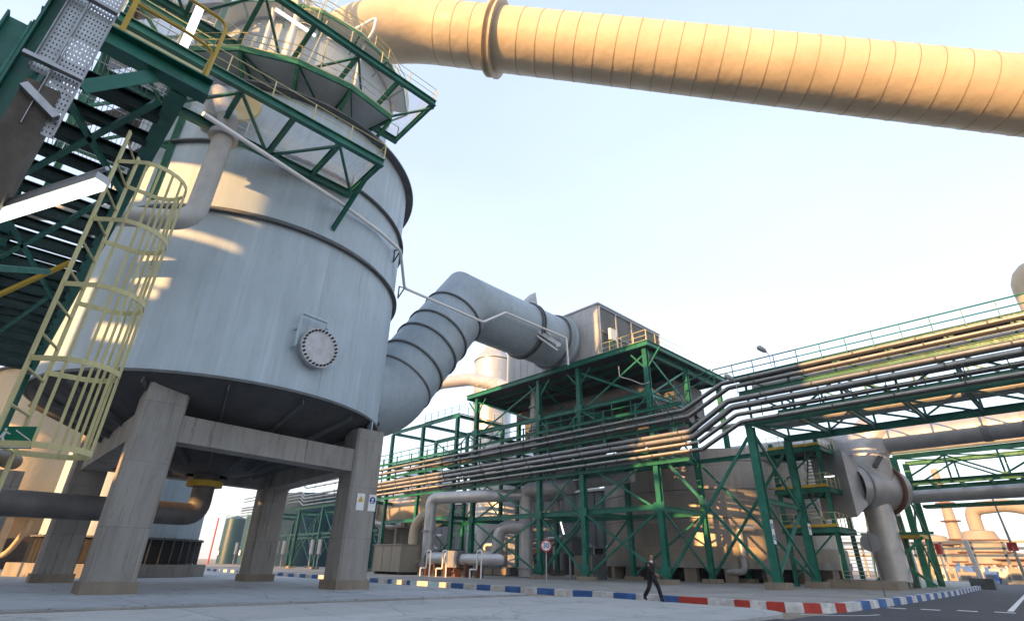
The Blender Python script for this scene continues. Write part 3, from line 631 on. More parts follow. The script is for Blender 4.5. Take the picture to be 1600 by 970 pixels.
# ================================================================== BRIDGE on the right
def bridge():
    t = thing('pipe_bridge', 'long green truss pipe bridge with walkway railing rising to the right edge', 'pipe bridge', (-15.5, 38.46, .15))
    x0, x1 = -15.6, 18
    for y in (38.46, 45.3):
        c_ = part(lambda m: col(m, -15.5, y, .55, 10.6, .5, .5, .06), 'column', 'green', t); plinth(c_, -15.5, y, .65, .6)
    for y in (38.3, 45.45):
        part(lambda m: m.ib((x0-.2, y, 10.85), (x1, y, 10.85), .5, .26, .045), 'bottom_chord', 'green', t)
        part(lambda m: m.ib((x0-.2, y, 13.1), (x1, y, 13.1), .3, .2, .035), 'middle_chord', 'green', t)
        part(lambda m: m.ib((x0-.8, y, 14.32), (x1, y, 14.32), .3, .2, .035), 'top_chord', 'green', t)
    n = 11; dx = (x1-x0)/n
    for k in range(n+1):
        x = x0+.3+k*dx
        part(lambda m: m.ib((x, 38.45, 10.86), (x, 45.3, 10.86), .34, .18, .03), 'floor_beam', 'green', t)
        if k < n: part(lambda m: m.beam((x, 38.5, 10.8), (x+dx, 45.2, 10.8), .12, .12), 'floor_brace', 'green', t)
        for y in (38.46, 45.3):
            part(lambda m: m.beam((x, y+.1, 11.1), (x, y+.1, 14.2), .14, .14), 'post', 'green', t)
            if k < n:
                p, q = ((x, y+.1, 11.1), (x+dx, y+.1, 12.95)) if k % 2 else ((x, y+.1, 12.95), (x+dx, y+.1, 11.1))
                part(lambda m: m.beam(p, q, .1, .12), 'brace', 'green', t)
                p, q = ((x, y+.1, 14.2), (x+dx*.5, y+.1, 13.2))
                part(lambda m: m.beam(p, q, .1, .12), 'brace', 'green', t)
        if k % 2 == 0 and k > 0: part(lambda m: m.ib((x, 38.45, 12.3), (x, 45.3, 12.3), .24, .16, .03), 'shelf_beam', 'green', t)
    rail(t, [(-17.2, 37.55, 14.1), (18, 37.55, 14.1)], 1.05, 1.55, .045, 'green', True, False)
    rail(t, [(-14, 37.3, 11.0), (18, 37.3, 11.0)], .9, 1.9, .03, 'dkgreen', True, False)
    # side bracing between the two columns, and big crossed braces back to the platform
    for (p, q) in (((-15.5, 38.8, .9), (-15.5, 45, 5.4)), ((-15.5, 45, 5.4), (-15.5, 38.8, 10.3))): part(lambda m: m.beam(p, q, .14, .22), 'brace', 'green', t)
    for (p, q) in (((-15.4, 38.8, 5.5), (-15.4, 45, .9)),): part(lambda m: m.beam(p, q, .12, .18), 'brace', 'green', t)
    part(lambda m: m.ib((-15.5, 38.7, 5.6), (-15.5, 45.05, 5.6), .35, .2, .04), 'tie_beam', 'green', t)
    for y in (38.5, 45.3):
        part(lambda m: m.beam((-23.2, y, .9), (-15.8, y, 9.9), .14, .2), 'brace', 'green', t); part(lambda m: m.beam((-23.2, y+.12, 9.6), (-15.8, y+.12, .9), .14, .2), 'brace', 'green', t)
    part(lambda m: m.ib((-23.25, 45.3, 9.9), (-15.8, 45.3, 9.9), .35, .2, .04), 'tie_beam', 'green', t)
bridge()
def street_lamp_small(p, lab, flip=1):
    p = V(p); t = thing('lamp', lab, 'lamp', p)
    part(lambda m: m.tube(bend([p+V((0, 0, -.9)), p, p+V((-.1, -.25, .2))], .1), .03, 8), 'bracket_arm', 'galv', t)
    part(lambda m: m.tube([p+V((-.08, -.2, .15)), p+V((-.15, -.35, .25)), p+V((-.35, -.6, .45)), p+V((-.45, -.7, .52))], [.07, .17, .2, .1], 10), 'lamp_head', 'pipe', t)
street_lamp_small((-15.5, 37.4, 13.7), 'grey oval floodlight sticking out where the pipe bundle steps up')
street_lamp_small((-12.8, 37.4, 15.2), 'small grey floodlight above the bridge railing')

# ================================================================== BIG CLAD TANK behind the platform
def big_tank():
    c = V((-30.5, 61, 0)); r = 12.2
    t = thing('storage_tank', 'wide squat tank in dull brownish metal cladding behind the green columns', 'tank', (c.x, c.y, .15))
    cm = clad('tank_clad', (.3, .275, .25), r, 1.3, 2.6, .35, .42, .14, .55, .4)
    part(lambda m: m.lathe((c.x, c.y, 0), [(r, 1.95), (r, 12.0)], 96), 'shell', cm, t, origin=c)
    part(lambda m: m.lathe((c.x, c.y, 0), [(r, 12.0), (.3, 13.6)], 96), 'roof', 'alu', t, origin=c)
    part(lambda m: m.lathe((c.x, c.y, 0), [(r+.25, 1.9), (r+.25, 3.1), (r+.02, 3.2)], 96, smooth=False), 'base_band', 'beige', t)
    for z in (5.6, 8.2, 10.8): part(lambda m: m.lathe((c.x, c.y, 0), [(r, z-.04), (r+.05, z-.04), (r+.05, z+.04), (r, z+.04)], 96, smooth=False), 'cladding_band', 'ringm', t)
    part(lambda m: m.lathe((c.x, c.y, 0), [(r+.35, 1.35), (r+.35, 1.95), (r-1, 1.95)], 96, smooth=False), 'ring_beam', 'conc', t)
    part(lambda m: m.lathe((c.x, c.y, 0), [(r-2, .1), (r-2, 1.9)], 64), 'shade_drum', 'dark', t)  # near-black drum, paints the shade between the piers
    for k in range(22):
        a = 2*math.pi*k/22+.1; d = V((math.cos(a), math.sin(a), 0)); q = c+d*(r-.3)
        part(lambda m: m.beam(q+V((0, 0, .1)), q+V((0, 0, 1.36)), 1.1, 1.0, up=(d.x, d.y, 0)), 'pier', 'concb', t)
big_tank()

# ================================================================== STAIR TOWER on the right of the tank
def stair_tower():
    t = thing('stair_tower', 'green steel stair tower with yellow handrails leading up the side of the clad tank', 'stair tower', (-14, 46.5, .15))
    X = [-17.6, -14.0]; Y_ = [47.2, 50.8]
    for x in X:
        for y in Y_:
            part(lambda m: col(m, x, y, .2, 11, .3, .28, .035), 'column', 'green', t)
    part(lambda m: m.box(-15.2, -10.8, 46.4, 49.2, .14, .75), 'plinth', 'concb', t)
    for z in (4.3, 7.2, 10.4):
        part(lambda m: m.box(-17.8, -13.8, 47.0, 51.0, z, z+.06), 'landing_grating', 'pipe_dark', t)
        for y in (47.0, 51.0): part(lambda m: m.ib((-17.9, y, z-.2), (-13.7, y, z-.2), .36, .15, .03), 'beam', 'green', t)
        for x in (-17.8, -13.8): part(lambda m: m.ib((x, 47.1, z-.2), (x, 50.9, z-.2), .36, .15, .03), 'beam', 'green', t)
        part(lambda m: m.beam((-17.8, 46.96, z+.14), (-13.8, 46.96, z+.14), .03, .2), 'toe_board', 'ochre', t)
        rail(t, [(-17.8, 47.0, z), (-13.8, 47.0, z), (-13.8, 50.9, z)], 1.05, 1.1, .025, 'yellow', True, False)
    # flights
    def flight(p, q, w, n=12, mat='green'):
        p = V(p); q = V(q); m = MB()
        s_ = V((-(q-p).y, (q-p).x, 0)).normalized()*w/2
        m.beam(p+s_, q+s_, .05, .24); m.beam(p-s_, q-s_, .05, .24); m.build('stringer', mat, t)
        m = MB()
        for k in range(n):
            c_ = p.lerp(q, (k+.5)/n); h_ = (q-p); h_.z = 0; h_.normalize()
            m.hexa([c_-h_*.13-s_*.95+V((0, 0, -.02)), c_+h_*.13-s_*.95+V((0, 0, -.02)), c_+h_*.13+s_*.95+V((0, 0, -.02)), c_-h_*.13+s_*.95+V((0, 0, -.02)), c_-h_*.13-s_*.95+V((0, 0, .02)), c_+h_*.13-s_*.95+V((0, 0, .02)), c_+h_*.13+s_*.95+V((0, 0, .02)), c_-h_*.13+s_*.95+V((0, 0, .02))])
        m.build('stair_treads', 'galv', t)
        for sg in (-1, 1):
            m = MB(); m.tube([p+s_*sg+V((0, 0, 1.0)), q+s_*sg+V((0, 0, 1.0))], .03, 6)
            for k in range(4): c_ = p.lerp(q, k/3)+s_*sg; m.beam(c_, c_+V((0, 0, 1.0)), .05, .05)
            m.build('handrail', 'yellow', t)
    flight((-13.0, 46.5, .7), (-13.6, 50.0, 4.2), 2.0, 14)
    flight((-16.0, 50.0, 4.4), (-16.2, 47.8, 7.1), 1.1, 10)
    flight((-15.0, 47.8, 7.3), (-15.2, 50.2, 10.3), 1.1, 10)
    for (za, zb) in ((.8, 4.1), (4.5, 7.0), (7.4, 10.2)): part(lambda m: m.beam((-17.6, 47.15, za), (-14, 47.15, zb), .08, .12), 'brace', 'green', t)
    L = thing('wall_light', 'short lit tube lamp on the green stair tower', 'lamp', (-13.6, 46.9, 7.9))
    part(lambda m: m.box(-13.9, -13.1, 46.78, 46.86, 7.95, 8.02), 'housing', 'galv', L); part(lambda m: m.cyl((-13.85, 46.82, 7.9), (-13.15, 46.82, 7.9), .045, 10), 'tube', 'tubew', L)
stair_tower()

# ================================================================== SILVER DUCTWORK right of the stairs
def silver():
    YD = 53.5
    t = thing('silver_duct', 'dented silver ductwork with a vertical barrel and red-brown flange beside the stair tower', 'duct', (-11.5, YD, 0))
    XD = -12.0
    h1 = aY(1322, 752, 51.8); h0 = aY(1391, 773, 55.5); zc = (h1.z+h0.z)/2; h1.z = zc; h0.z = zc; r_ = 1.8; dv = (h0-h1).normalized(); sv = V((dv.y, -dv.x, 0))
    v = h1.lerp(h0, .62); cl_ = clad('silver_clad', (.4, .4, .4), r_, 1.4, 1.1, .55, .36, .1, .5, .2)
    part(lambda m: m.tube([h1, h0], r_, 32, caps=False), 'branch_barrel', 'alu', t)
    part(lambda m: m.tube([h0-dv*.02, h0+dv*.6, h0+dv*1.0, h0+dv*1.15], [r_, r_*.92, r_*.6, .05], 32, caps=False), 'barrel_end', 'alu', t)
    part(lambda m: m.annulus(h0.lerp(h1, .12), dv, r_-.02, r_+.28, .22, 40), 'branch_flange', 'rust', t)
    part(lambda m: m.annulus(h0.lerp(h1, .8), dv, r_-.02, r_+.12, .15, 40), 'stiffener_ring', 'pipe', t)
    part(lambda m: m.tube([v, v+V((0, 0, 3.1)), v+V((1.4, .4, 4.8))], [1.75, 1.75, 1.6], 32), 'vertical_barrel', 'alu', t)
    part(lambda m: m.tube([v+V((-2.6, .4, 4.6)), v+V((0, 0, 3.4)), v+V((0, 0, 2.6))], [1.2, 1.7, 1.8], 28), 'upper_branch', 'alu', t)
    part(lambda m: m.tube(bend([v+V((0, -.3, -.5)), v+V((0, -.3, -3.6)), v+V((0, -.3, -7.0))], .8), 1.05, 24), 'down_leg', 'alu', t)
    part(lambda m: m.beam(v+V((.9, -1.6, 1.5)), v+V((1.5, -1.5, 2.3)), .3, .35), 'flange_lug', 'ringm', t)
    hp = h1
    U_ = V((0, 0, 1)); q8 = lambda d_, w_, z0, z1: [hp+dv*d_-sv*w_+U_*z0, hp+dv*d_+sv*w_+U_*z0, hp+dv*d_+sv*w_+U_*z1, hp+dv*d_-sv*w_+U_*z1]
    part(lambda m: m.hexa(q8(-1.5, 1.7, -2.5, 2.7)+q8(.25, 1.3, -1.5, 1.7)), 'square_transition', 'alu', t)
    t2 = thing('header_duct', 'long silver header pipe passing behind the bridge above the silver barrel', 'duct', (-5, YD+.5, 11))
    pa = aY(1265, 694, YD); pb = aY(1600, 664, YD)
    part(lambda m: m.tube([V((pa.x-8, YD+.6, pa.z-.1)), V((v.x+1.2, YD+.6, 11.4)), V((16, YD+.6, 11.6))], [1.0, 1.0, 1.0], 24), 'pipe_run', 'alu', t2)
    for x in (-4, -1.5, 3, 8): part(lambda m: m.annulus((x, YD+.6, 11.5), (1, 0, 0), .98, 1.1, .5, 28), 'joint_band', 'pipe', t2)
    t3 = thing('vertical_pipes', 'slender silver downcomers with ochre banded platform right of the stairs', 'pipes', (-10, 55, 0))
    for px_, py_, r_ in ((1400, 850, .55), (1380, 860, .4), (1415, 840, .3)):
        q = aY(px_, py_, 56); part(lambda m: m.cyl((q.x, 56, .2), (q.x-.2, 56, 6.5), r_, 16), 'downcomer', 'alu', t3)
    q = aY(1405, 838, 55); part(lambda m: m.box(q.x-2, q.x+1.6, 54, 57, q.z-.15, q.z+.15), 'ochre_platform', 'ochre', t3)
    for k in range(4):
        q0 = aY(1370+k*16, 850, 55.5); part(lambda m: m.beam((q0.x, 55.5, .2), (q0.x, 55.5, 5.5), .2, .2), 'support_post', 'green2', t3)
    for (p, q) in (((-14.2, 53.9, .4), (-10, 53.9, 3.8)), ((-14.2, 53.9, 3.8), (-10, 53.9, .4)), ((-14.2, 53.8, 4.1), (-9.2, 53.8, 4.1))): part(lambda m: m.beam(p, q, .14, .2), 'brace', 'green2', t3)
silver()
# far bridge
def far_bridge():
    Y0 = 60; t = thing('far_bridge', 'lighter green truss bridge carrying pipes at the right edge behind the silver barrel', 'pipe bridge', (-11.5, Y0, .1))
    for y in (Y0, Y0+4.5):
        part(lambda m: m.ib((-11.6, y, .15), (-11.6, y, 10.9), .5, .45, .05, up=(0, 1, 0)), 'column', 'green2', t)
    for y in (Y0, Y0+4.5):
        for z in (10.9, 8.55): part(lambda m: m.ib((-11.6, y, z), (20, y, z), .42, .3, .05), 'chord', 'green2', t)
        for k in range(8):
            x = -11.4+k*3.6; z0, z1 = 8.75, 10.7
            part(lambda m: m.beam((x, y, z0), (x, y, z1), .14, .14), 'post', 'green2', t)
            part(lambda m: m.beam((x, y, z1 if k % 2 else z0), (x+3.6, y, z0 if k % 2 else z1), .12, .14), 'brace', 'green2', t)
    for k in range(14): x = -11.4+k*2; part(lambda m: m.ib((x, Y0+.1, 8.5), (x, Y0+4.4, 8.5), .22, .14, .03), 'floor_beam', 'green2', t)
    for k in range(7): x = -11.4+k*3.6; part(lambda m: m.beam((x, Y0+.2, 10.8), (x+3.6, Y0+4.3, 10.8), .1, .1), 'wind_brace', 'green2', t)
    part(lambda m: m.box(-11, 20, Y0+3.0, Y0+4.6, 6.7, 6.95), 'lower_tray', 'green2', t)
    for (z0, z1) in ((.4, 4.2), (4.2, 8.2)):
        part(lambda m: m.beam((-11.6, Y0+.2, z0), (-11.6, Y0+4.3, z1), .12, .16), 'brace', 'green2', t); part(lambda m: m.beam((-11.5, Y0+.2, z1), (-11.5, Y0+4.3, z0), .12, .16), 'brace', 'green2', t)
    for y, z, r_, mt, lab in ((Y0+.3, 11.5, .3, 'alu', 'silver pipe on top of the far green bridge'), (Y0+2.2, 7.6, .55, 'alu', 'thick silver pipe slung under the far green bridge')):
        o = MB(); o.tube([(-16, y, z), (20, y, z)], r_, 16); tag(o.build('bridge_pipe', mt), lab, 'pipe')
far_bridge()

# ================================================================== WALKWAYS AND PLATFORMS ROUND THE TOWER
def grating(m, x0, x1, y0, y1, z, pitch=.12, along='y', h=.03, w=.008):
    if along == 'y':
        x = x0
        while x < x1: m.box(x, x+w, y0, y1, z-h, z); x += pitch
        y = y0
        while y < y1: m.box(x0, x1, y, y+w, z-h*.6, z-h*.2); y += pitch*5
    else:
        y = y0
        while y < y1: m.box(x0, x1, y, y+w, z-h, z); y += pitch
        x = x0
        while x < x1: m.box(x, x+w, y0, y1, z-h*.6, z-h*.2); x += pitch*5
def walkway(name, label, x0, x1, y0, y1, z, n, strut, endrail=True, rail_near=True):
    t = thing(name, label, 'walkway', (x1, y1, z))
    for x in (x0, x1): part(lambda m: m.ib((x, y0, z-.22), (x, y1, z-.22), .44, .26, .04), 'side_beam', 'green', t)
    dy = (y1-y0)/n
    for k in range(n+1):
        y = y0+k*dy+(-.12 if k == n else 0)
        part(lambda m: m.ib((x0+.14, y, z-.24), (x1-.14, y, z-.24), .34, .2, .03), 'cross_beam', 'green', t)
        if k < n:
            a, b = (x0+.15, x1-.15) if k % 2 else (x1-.15, x0+.15)
            part(lambda m: m.beam((a, y, z-.42), (b, y+dy, z-.42), .13, .1), 'diagonal', 'green', t)
    part(lambda m: grating(m, x0+.1, x1-.1, y0, y1, z+.04, .1, 'y', .03, .004), 'grating', 'galv', t)
    pts = [(x1, y0, z), (x1, y1, z)]
    if endrail: pts.append((x0, y1, z))
    rail(t, pts, 1.05, 1.9, .022, 'yellow'); rail(t, [(x0, y0, z), (x0, y1, z)], 1.05, 1.9, .02, 'yellow')
    for (p, q) in strut: part(lambda m: m.ib(p, q, .2, .2, .03), 'strut', 'green', t)
    return t
walkway('access_walkway', 'long green walkway with yellow railing in front of the tower, held by a strut', -23.5, -20.0, -2.1, 9.45, 20.1, 5, [((-21.6, 9.3, 19.7), (-23.65, 8.9, 17.3))])
walkway('upper_walkway', 'upper green walkway reaching past the tower just below the cream duct', -25.6, -21.1, -3, 12.8, 27.75, 6, [])
def octagon():
    z = 26.0; t = thing('ring_platform', 'pale green faceted gallery with yellow railing round the tower shoulder', 'platform', (TC.x, TC.y, z))
    r0, r1 = 8.5, 9.75; ang = [16-17.4*k for k in range(9)][::-1]
    pts = [V((TC.x+r1*math.cos(R(a)), TC.y+r1*math.sin(R(a)), z)) for a in ang]; inn = [V((TC.x+6.4*math.cos(R(a)), TC.y+6.4*math.sin(R(a)), z)) for a in ang]
    n = len(pts)
    for k in range(n):
        p = pts[k]; part(lambda m: m.beam(p+V((0, 0, -.1)), inn[k]+V((0, 0, -.1)), .1, .25), 'floor_beam', 'green', t)
        d = (p-V((TC.x, TC.y, z))).normalized(); part(lambda m: m.ib(p-d*.1+V((0, 0, -.2)), V((TC.x, TC.y, 24.2))+d*7.9, .16, .16, .03), 'bracket', 'green2', t)
        if k == n-1: break
        q = pts[k+1]
        part(lambda m: m.beam(p, q, .1, .38), 'edge_beam', 'green2', t)
        part(lambda m: m.beam(p+V((0, 0, -.14)), inn[k+1]+V((0, 0, -.14)), .07, .1), 'diagonal', 'green', t)
        part(lambda m: m.add([p+V((0, 0, .1)), q+V((0, 0, .1)), inn[k+1]+V((0, 0, .1)), inn[k]+V((0, 0, .1)), p+V((0, 0, .06)), q+V((0, 0, .06)), inn[k+1]+V((0, 0, .06)), inn[k]+V((0, 0, .06))], [(0, 1, 2, 3), (7, 6, 5, 4), (0, 4, 5, 1), (1, 5, 6, 2), (2, 6, 7, 3), (3, 7, 4, 0)]), 'deck_plate', 'white', t)
    rail(t, [p+V((0, 0, .18)) for p in pts], 1.1, 2.9, .025, 'yellow')
octagon()
def top_gallery():
    z = 33.3; t = thing('upper_gallery', 'narrow sunlit yellow-railed gallery round the neck where the tower turns into its cone', 'platform', (TC.x, TC.y, z))
    ang = list(range(-130, 61, 19)); o_ = [V((TC.x+7.6*math.cos(R(a)), TC.y+7.6*math.sin(R(a)), z)) for a in ang]; i_ = [V((TC.x+6.4*math.cos(R(a)), TC.y+6.4*math.sin(R(a)), z)) for a in ang]
    for k in range(len(ang)):
        part(lambda m: m.beam(o_[k], i_[k]+V((0, 0, -1.0)), .1, .1), 'bracket', 'green2', t)
        if k < len(ang)-1:
            part(lambda m: m.beam(o_[k], o_[k+1], .08, .25), 'edge_beam', 'green2', t)
            part(lambda m: m.add([o_[k]+V((0, 0, .14)), o_[k+1]+V((0, 0, .14)), i_[k+1]+V((0, 0, .14)), i_[k]+V((0, 0, .14)), o_[k]+V((0, 0, .1)), o_[k+1]+V((0, 0, .1)), i_[k+1]+V((0, 0, .1)), i_[k]+V((0, 0, .1))], [(0, 1, 2, 3), (7, 6, 5, 4), (0, 4, 5, 1), (1, 5, 6, 2), (2, 6, 7, 3), (3, 7, 4, 0)]), 'deck_plate', 'white', t)
    rail(t, [p+V((0, 0, .15)) for p in o_], 1.1, 1.4, .035, 'yellow')
    for a, r_, lab in ((-40, .13, 'slim white pipe climbing the tower neck on the left'), (-28, .22, 'stout cream pipe climbing the tower neck'), (8, .1, 'thin pale pipe on the right of the tower neck')):
        d = V((math.cos(R(a)), math.sin(R(a)), 0)); c = V((TC.x, TC.y, 0))
        o = MB(); o.tube(bend([c+d*6.9+V((0, 0, 26.4)), c+d*6.9+V((0, 0, 33)), c+d*8.0+V((0, 0, 34)), c+d*8.0+V((0, 0, 35.4)), c+d*5.4+V((0, 0, 36.4))], .5), r_, 10); tag(o.build('riser_pipe', 'white'), lab, 'pipe')
    for k, a in enumerate((-56, -12)):
        d = V((math.cos(R(a)), math.sin(R(a)), 0)); p = V((TC.x, TC.y, 26.2))+d*9.6
        L = thing('mast_lamp', ['white lamp on a leaning post at the left of the green gallery', 'white lamp on a post in the middle of the green gallery'][k], 'lamp', p)
        part(lambda m: m.beam(p, p+V((0, 0, 2.6)), .06, .06), 'post', 'yellow', L); part(lambda m: m.beam(p+V((0, -.1, 2.62)), p+V((.2, .9, 2.7)), .16, .08), 'lamp_head', 'white', L)
top_gallery()
def lattice():
    t = thing('lattice_tower', 'weathered green lattice stair tower beside the cone of the tower at the top left', 'steel tower', (-29, -1, 20))
    X = (-30.5, -27.0); Y = (-2.6, 1.2)
    for x in X:
        for y in Y: part(lambda m: m.ib((x, y, 17), (x, y, 46), .28, .26, .03, up=(0, 1, 0)), 'column', 'green2', t)
    for i_, z in enumerate((20.2, 24.2, 28.2, 32.2, 36.2, 40.2)):
        for x in X: part(lambda m: m.ib((x, Y[0]+.14, z), (x, Y[1]-.14, z), .26, .16, .03), 'beam', 'green2', t); part(lambda m: m.beam((x, Y[i_ % 2], z), (x, Y[(i_+1) % 2], z+4), .14, .14), 'brace', 'green2', t)
        for y in Y: part(lambda m: m.ib((X[0]+.14, y, z), (X[1]-.14, y, z), .26, .16, .03), 'beam', 'green2', t); part(lambda m: m.beam((X[i_ % 2], y, z), (X[(i_+1) % 2], y, z+4), .14, .14), 'brace', 'green2', t)
        if i_ > 1:
            part(lambda m: grating(m, X[0], X[1], Y[0], Y[1], z+.16, .12, 'y', .03, .03), 'landing_grating', 'galv', t)
            rail(t, [(X[1], Y[0], z+.16), (X[1], Y[1], z+.16), (X[0], Y[1], z+.16)], 1.05, 1.3, .03, 'yellow')
    for z0 in (20.3, 24.3, 28.3, 32.3): part(lambda m: m.beam((-28.2, -2.4, z0), (-28.2, 1.0, z0+4), .9, .12), 'stair_flight', 'pipe_dark', t)
lattice()
def cage_ladder(name, label, base, top, face, side, w=.5, mat='yellow', hoop_r=.38, cage0=2.2, rung=.3, hoop_step=.9, n=10, bars=7, cage1=99):
    """vertical caged ladder; face = outward direction, side = across"""
    base = V(base); top = V(top); face = V(face).normalized(); side = V(side).normalized(); t = thing(name, label, 'ladder', base)
    for sg in (-1, 1): part(lambda m: m.beam(base+side*(sg*w/2), top+side*(sg*w/2), .05, .018, up=(face.x, face.y, 0)), 'side_rail', mat, t)
    z = .25
    while z < top.z-base.z: part(lambda m: m.cyl(base+V((0, 0, z))-side*w/2, base+V((0, 0, z))+side*w/2, .012, 6), 'rung', mat, t); z += rung
    H_ = top.z-base.z; z = cage0; zs = []
    while z < min(H_, cage1): zs.append(z); z += hoop_step
    def hoop(z_, rr, fl): 
        c = base+V((0, 0, z_))+face*hoop_r*.9
        return [base+V((0, 0, z_))-side*(w/2)]+[c+side*(math.cos(a)*rr*-1)+face*(math.sin(a)*rr) for a in [math.pi*k/10 for k in range(11)]]+[base+V((0, 0, z_))+side*(w/2)]
    for i_, z_ in enumerate(zs):
        m = MB(); pts = hoop(z_, hoop_r, 0)
        for a, b in zip(pts, pts[1:]): m.beam(a, b, .006, .045)
        m.build('cage_hoop', mat, t)
    for k in range(bars):
        a = math.pi*k/(bars-1); off = face*hoop_r*.9+side*(-math.cos(a)*hoop_r*.98)+face*(math.sin(a)*hoop_r*.98)
        part(lambda m: m.beam(base+V((0, 0, zs[0]))+off, base+V((0, 0, zs[-1]))+off, .022, .006, up=(math.cos(a)*side.x+face.x*.01, math.cos(a)*side.y+face.y*.01, 0) if abs(math.cos(a)) > .1 else (face.x, face.y, 0)), 'cage_bar', mat, t)
    return t
cage_ladder('caged_ladder', 'cream caged ladder in the left foreground with a green sign at its foot', (-5.75, -.03, .1), (-5.75, -.03, 5.25), (.35, .94, 0), (.94, -.35, 0), .42, hoop_r=.3, cage0=2.05, hoop_step=.68, cage1=5.0, bars=9)
cage_ladder('upper_ladder', 'small yellow caged ladder on the octagonal platform high on the tower', (-23.9, 5.2, 26.1), (-25.6, 6.6, 37), (.9, -.4, 0), (.4, .9, 0), .6, hoop_r=.55, cage0=3.2, hoop_step=1.2)

# pipes down the tower's left flank and the thin sensing line
def side_pipe():
    t = thing('overflow_pipe', 'pale bent pipe coming down the upper left of the tower', 'pipe', (-23, 2.5, 20))
    pts = bend([(-27.2, 2.6, 21.6), (-22.9, 1.9, 21.7), (-22.6, 2.75, 19.9), (-22.6, 2.65, 14.6), (-22.6, 2.2, 14.0), (-24.6, -.4, 14.0), (-27, -3.6, 14.0)], .75, 6)
    part(lambda m: m.tube(pts, .42, 20), 'pipe_run', 'pipe_w', t)
    part(lambda m: m.annulus((-22.6, 2.72, 18.9), (0, 0, 1), .4, .62, .25, 24), 'flange', 'pipe', t)
    t2 = thing('inlet_nozzle', 'short fat nozzle with an ochre blind flange on the upper left of the tower', 'nozzle', (-25, 3.5, 22))
    c = V((-24.9, 3.7, 22.3)); d = V((.85, -.53, 0)); part(lambda m: m.cyl(c-d*.5, c+d*.9, .75, 28), 'nozzle_body', 'shell', t2); part(lambda m: m.cyl(c+d*.9, c+d*1.1, .98, 28), 'blind_flange', 'ochre', t2)
side_pipe()
def sensing():
    t = thing('sensing_line', 'thin white pipe slung below the walkway, round the tower and along the grey duct', 'pipe', (-23, 9, 19))
    pts = [(-19.6, 1.45, 17.2), (-22.9, 8.8, 18.6), (-24.2, 11.9, 18.9), (-25.1, 13.9, 18.9), tuple(aX(632, 450, -27.5)), tuple(aX(755, 503, -30.2)), tuple(aX(790, 488, -30.7)), tuple(aX(885, 528, -30.7)), tuple(aX(888, 570, -30.7))]
    part(lambda m: m.tube(bend(pts, .25, 3), .1, 8), 'pipe_run', 'white', t)
    for k in (3, 4):
        p = V(pts[k]); part(lambda m: (m.beam(p, p+V((-.9, .1, .5)), .07, .07), m.beam(p, p+V((-.9, .1, -.4)), .07, .07), m.beam(p+V((-.9, .1, -.4)), p+V((-.9, .1, .5)), .07, .07)), 'bracket', 'ringm', t)
    q = V(pts[5]).lerp(V(pts[6]), .6); part(lambda m: m.beam(q, q+V((-2, 0, 0)), .08, .08), 'bracket', 'rust', t)
sensing()

# ================================================================== LEFT FOREGROUND STEELWORK (raised deck seen from below)
def near_steel():
    t = thing('raised_deck', 'dark green raised steel deck seen from below in the left foreground', 'steel deck', (-6, 0, .1))
    z = 6.6
    part(lambda m: m.ib((-6.0, -1.12, z-.02), (-6.0, .42, z-.02), .26, .2, .02), 'end_beam', 'green', t)
    part(lambda m: m.ib((-6.12, .16, z-.05), (-21.5, -.25, z-.05), .24, .18, .02), 'edge_beam', 'green', t)
    part(lambda m: m.ib((-6.12, -1.12, z-.05), (-21.5, -1.5, z-.05), .24, .18, .02), 'edge_beam', 'green', t)
    x = -6.75; k = 0
    while x > -21.4:
        y1 = .1-(-x-6)*.025
        part(lambda m: m.ib((x, -1.12 if x > -8.4 else -1.5, z-.1), (x, y1, z-.1), .22 if k % 2 == 0 else .16, .13, .015), 'cross_beam', 'dkgreen', t)
        x -= .62; k += 1
    for (a, b) in (((-6.2, -1.2), (-8.6, .0)), ((-6.3, .0), (-9.5, -1.2)), ((-9.0, -.1), (-12.5, -1.2)), ((-10, -1.4), (-14, -.3)), ((-14, -.4), (-18, -1.2))):
        part(lambda m: m.beam((a[0], a[1], z-.28), (b[0], b[1], z-.28), .07, .05), 'wind_brace', 'green', t)
    part(lambda m: grating(m, -9.0, -6.1, -1.1, .08, z+.06, .05, 'x', .03, .005), 'grating', 'galv', t)
    # columns that carry it (behind the ladder and at the back)
    for (cx_, cy_) in ((-13.9, -1.3), (-21.4, -.3), (-21.4, -1.3), (-6.2, -1.3)): part(lambda m: col(m, cx_, cy_, .1, z-.2, .2, .2, .02), 'column', 'green', t)
    # gusset strut from the near column to the end beam
    part(lambda m: m.beam((-5.9, -.62, 5.75), (-6.0, -.12, 6.42), .02, .14), 'strut', 'green', t)
    # rail on the end beam
    zt = z+.12
    part(lambda m: (m.beam((-6.0, -.55, zt), (-6.0, -.55, zt+1.1), .05, .04), m.tube(bend([(-6.0, .33, zt), (-6.0, .36, zt+1.08), (-6.0, -.05, zt+1.1), (-6.0, -1.3, zt+1.1)], .16), .022, 8), m.tube(bend([(-6.04, .3, zt+.1), (-6.04, .33, zt+.55), (-6.0, .05, zt+.56), (-6.0, -1.3, zt+.56)], .12), .02, 8)), 'handrail', 'ochre', t)
    part(lambda m: m.beam((-6.03, -1.3, zt+.09), (-6.03, .34, zt+.09), .01, .11), 'toe_board', 'yellow', t)
    # intermediate stair / lower shelf members seen left below
    for (p, q) in (((-4.6, -1.2, 2.9), (-7.4, -.3, 4.3)), ((-7.2, -1.4, 3.7), (-12, -.6, 4.0)), ((-12.0, -2.6, 3.2), (-9.6, -.2, 5.4))): part(lambda m: m.beam(p, q, .05, .06), 'diagonal_brace', 'ochre' if q[0] < -9 else 'green', t)
near_steel()
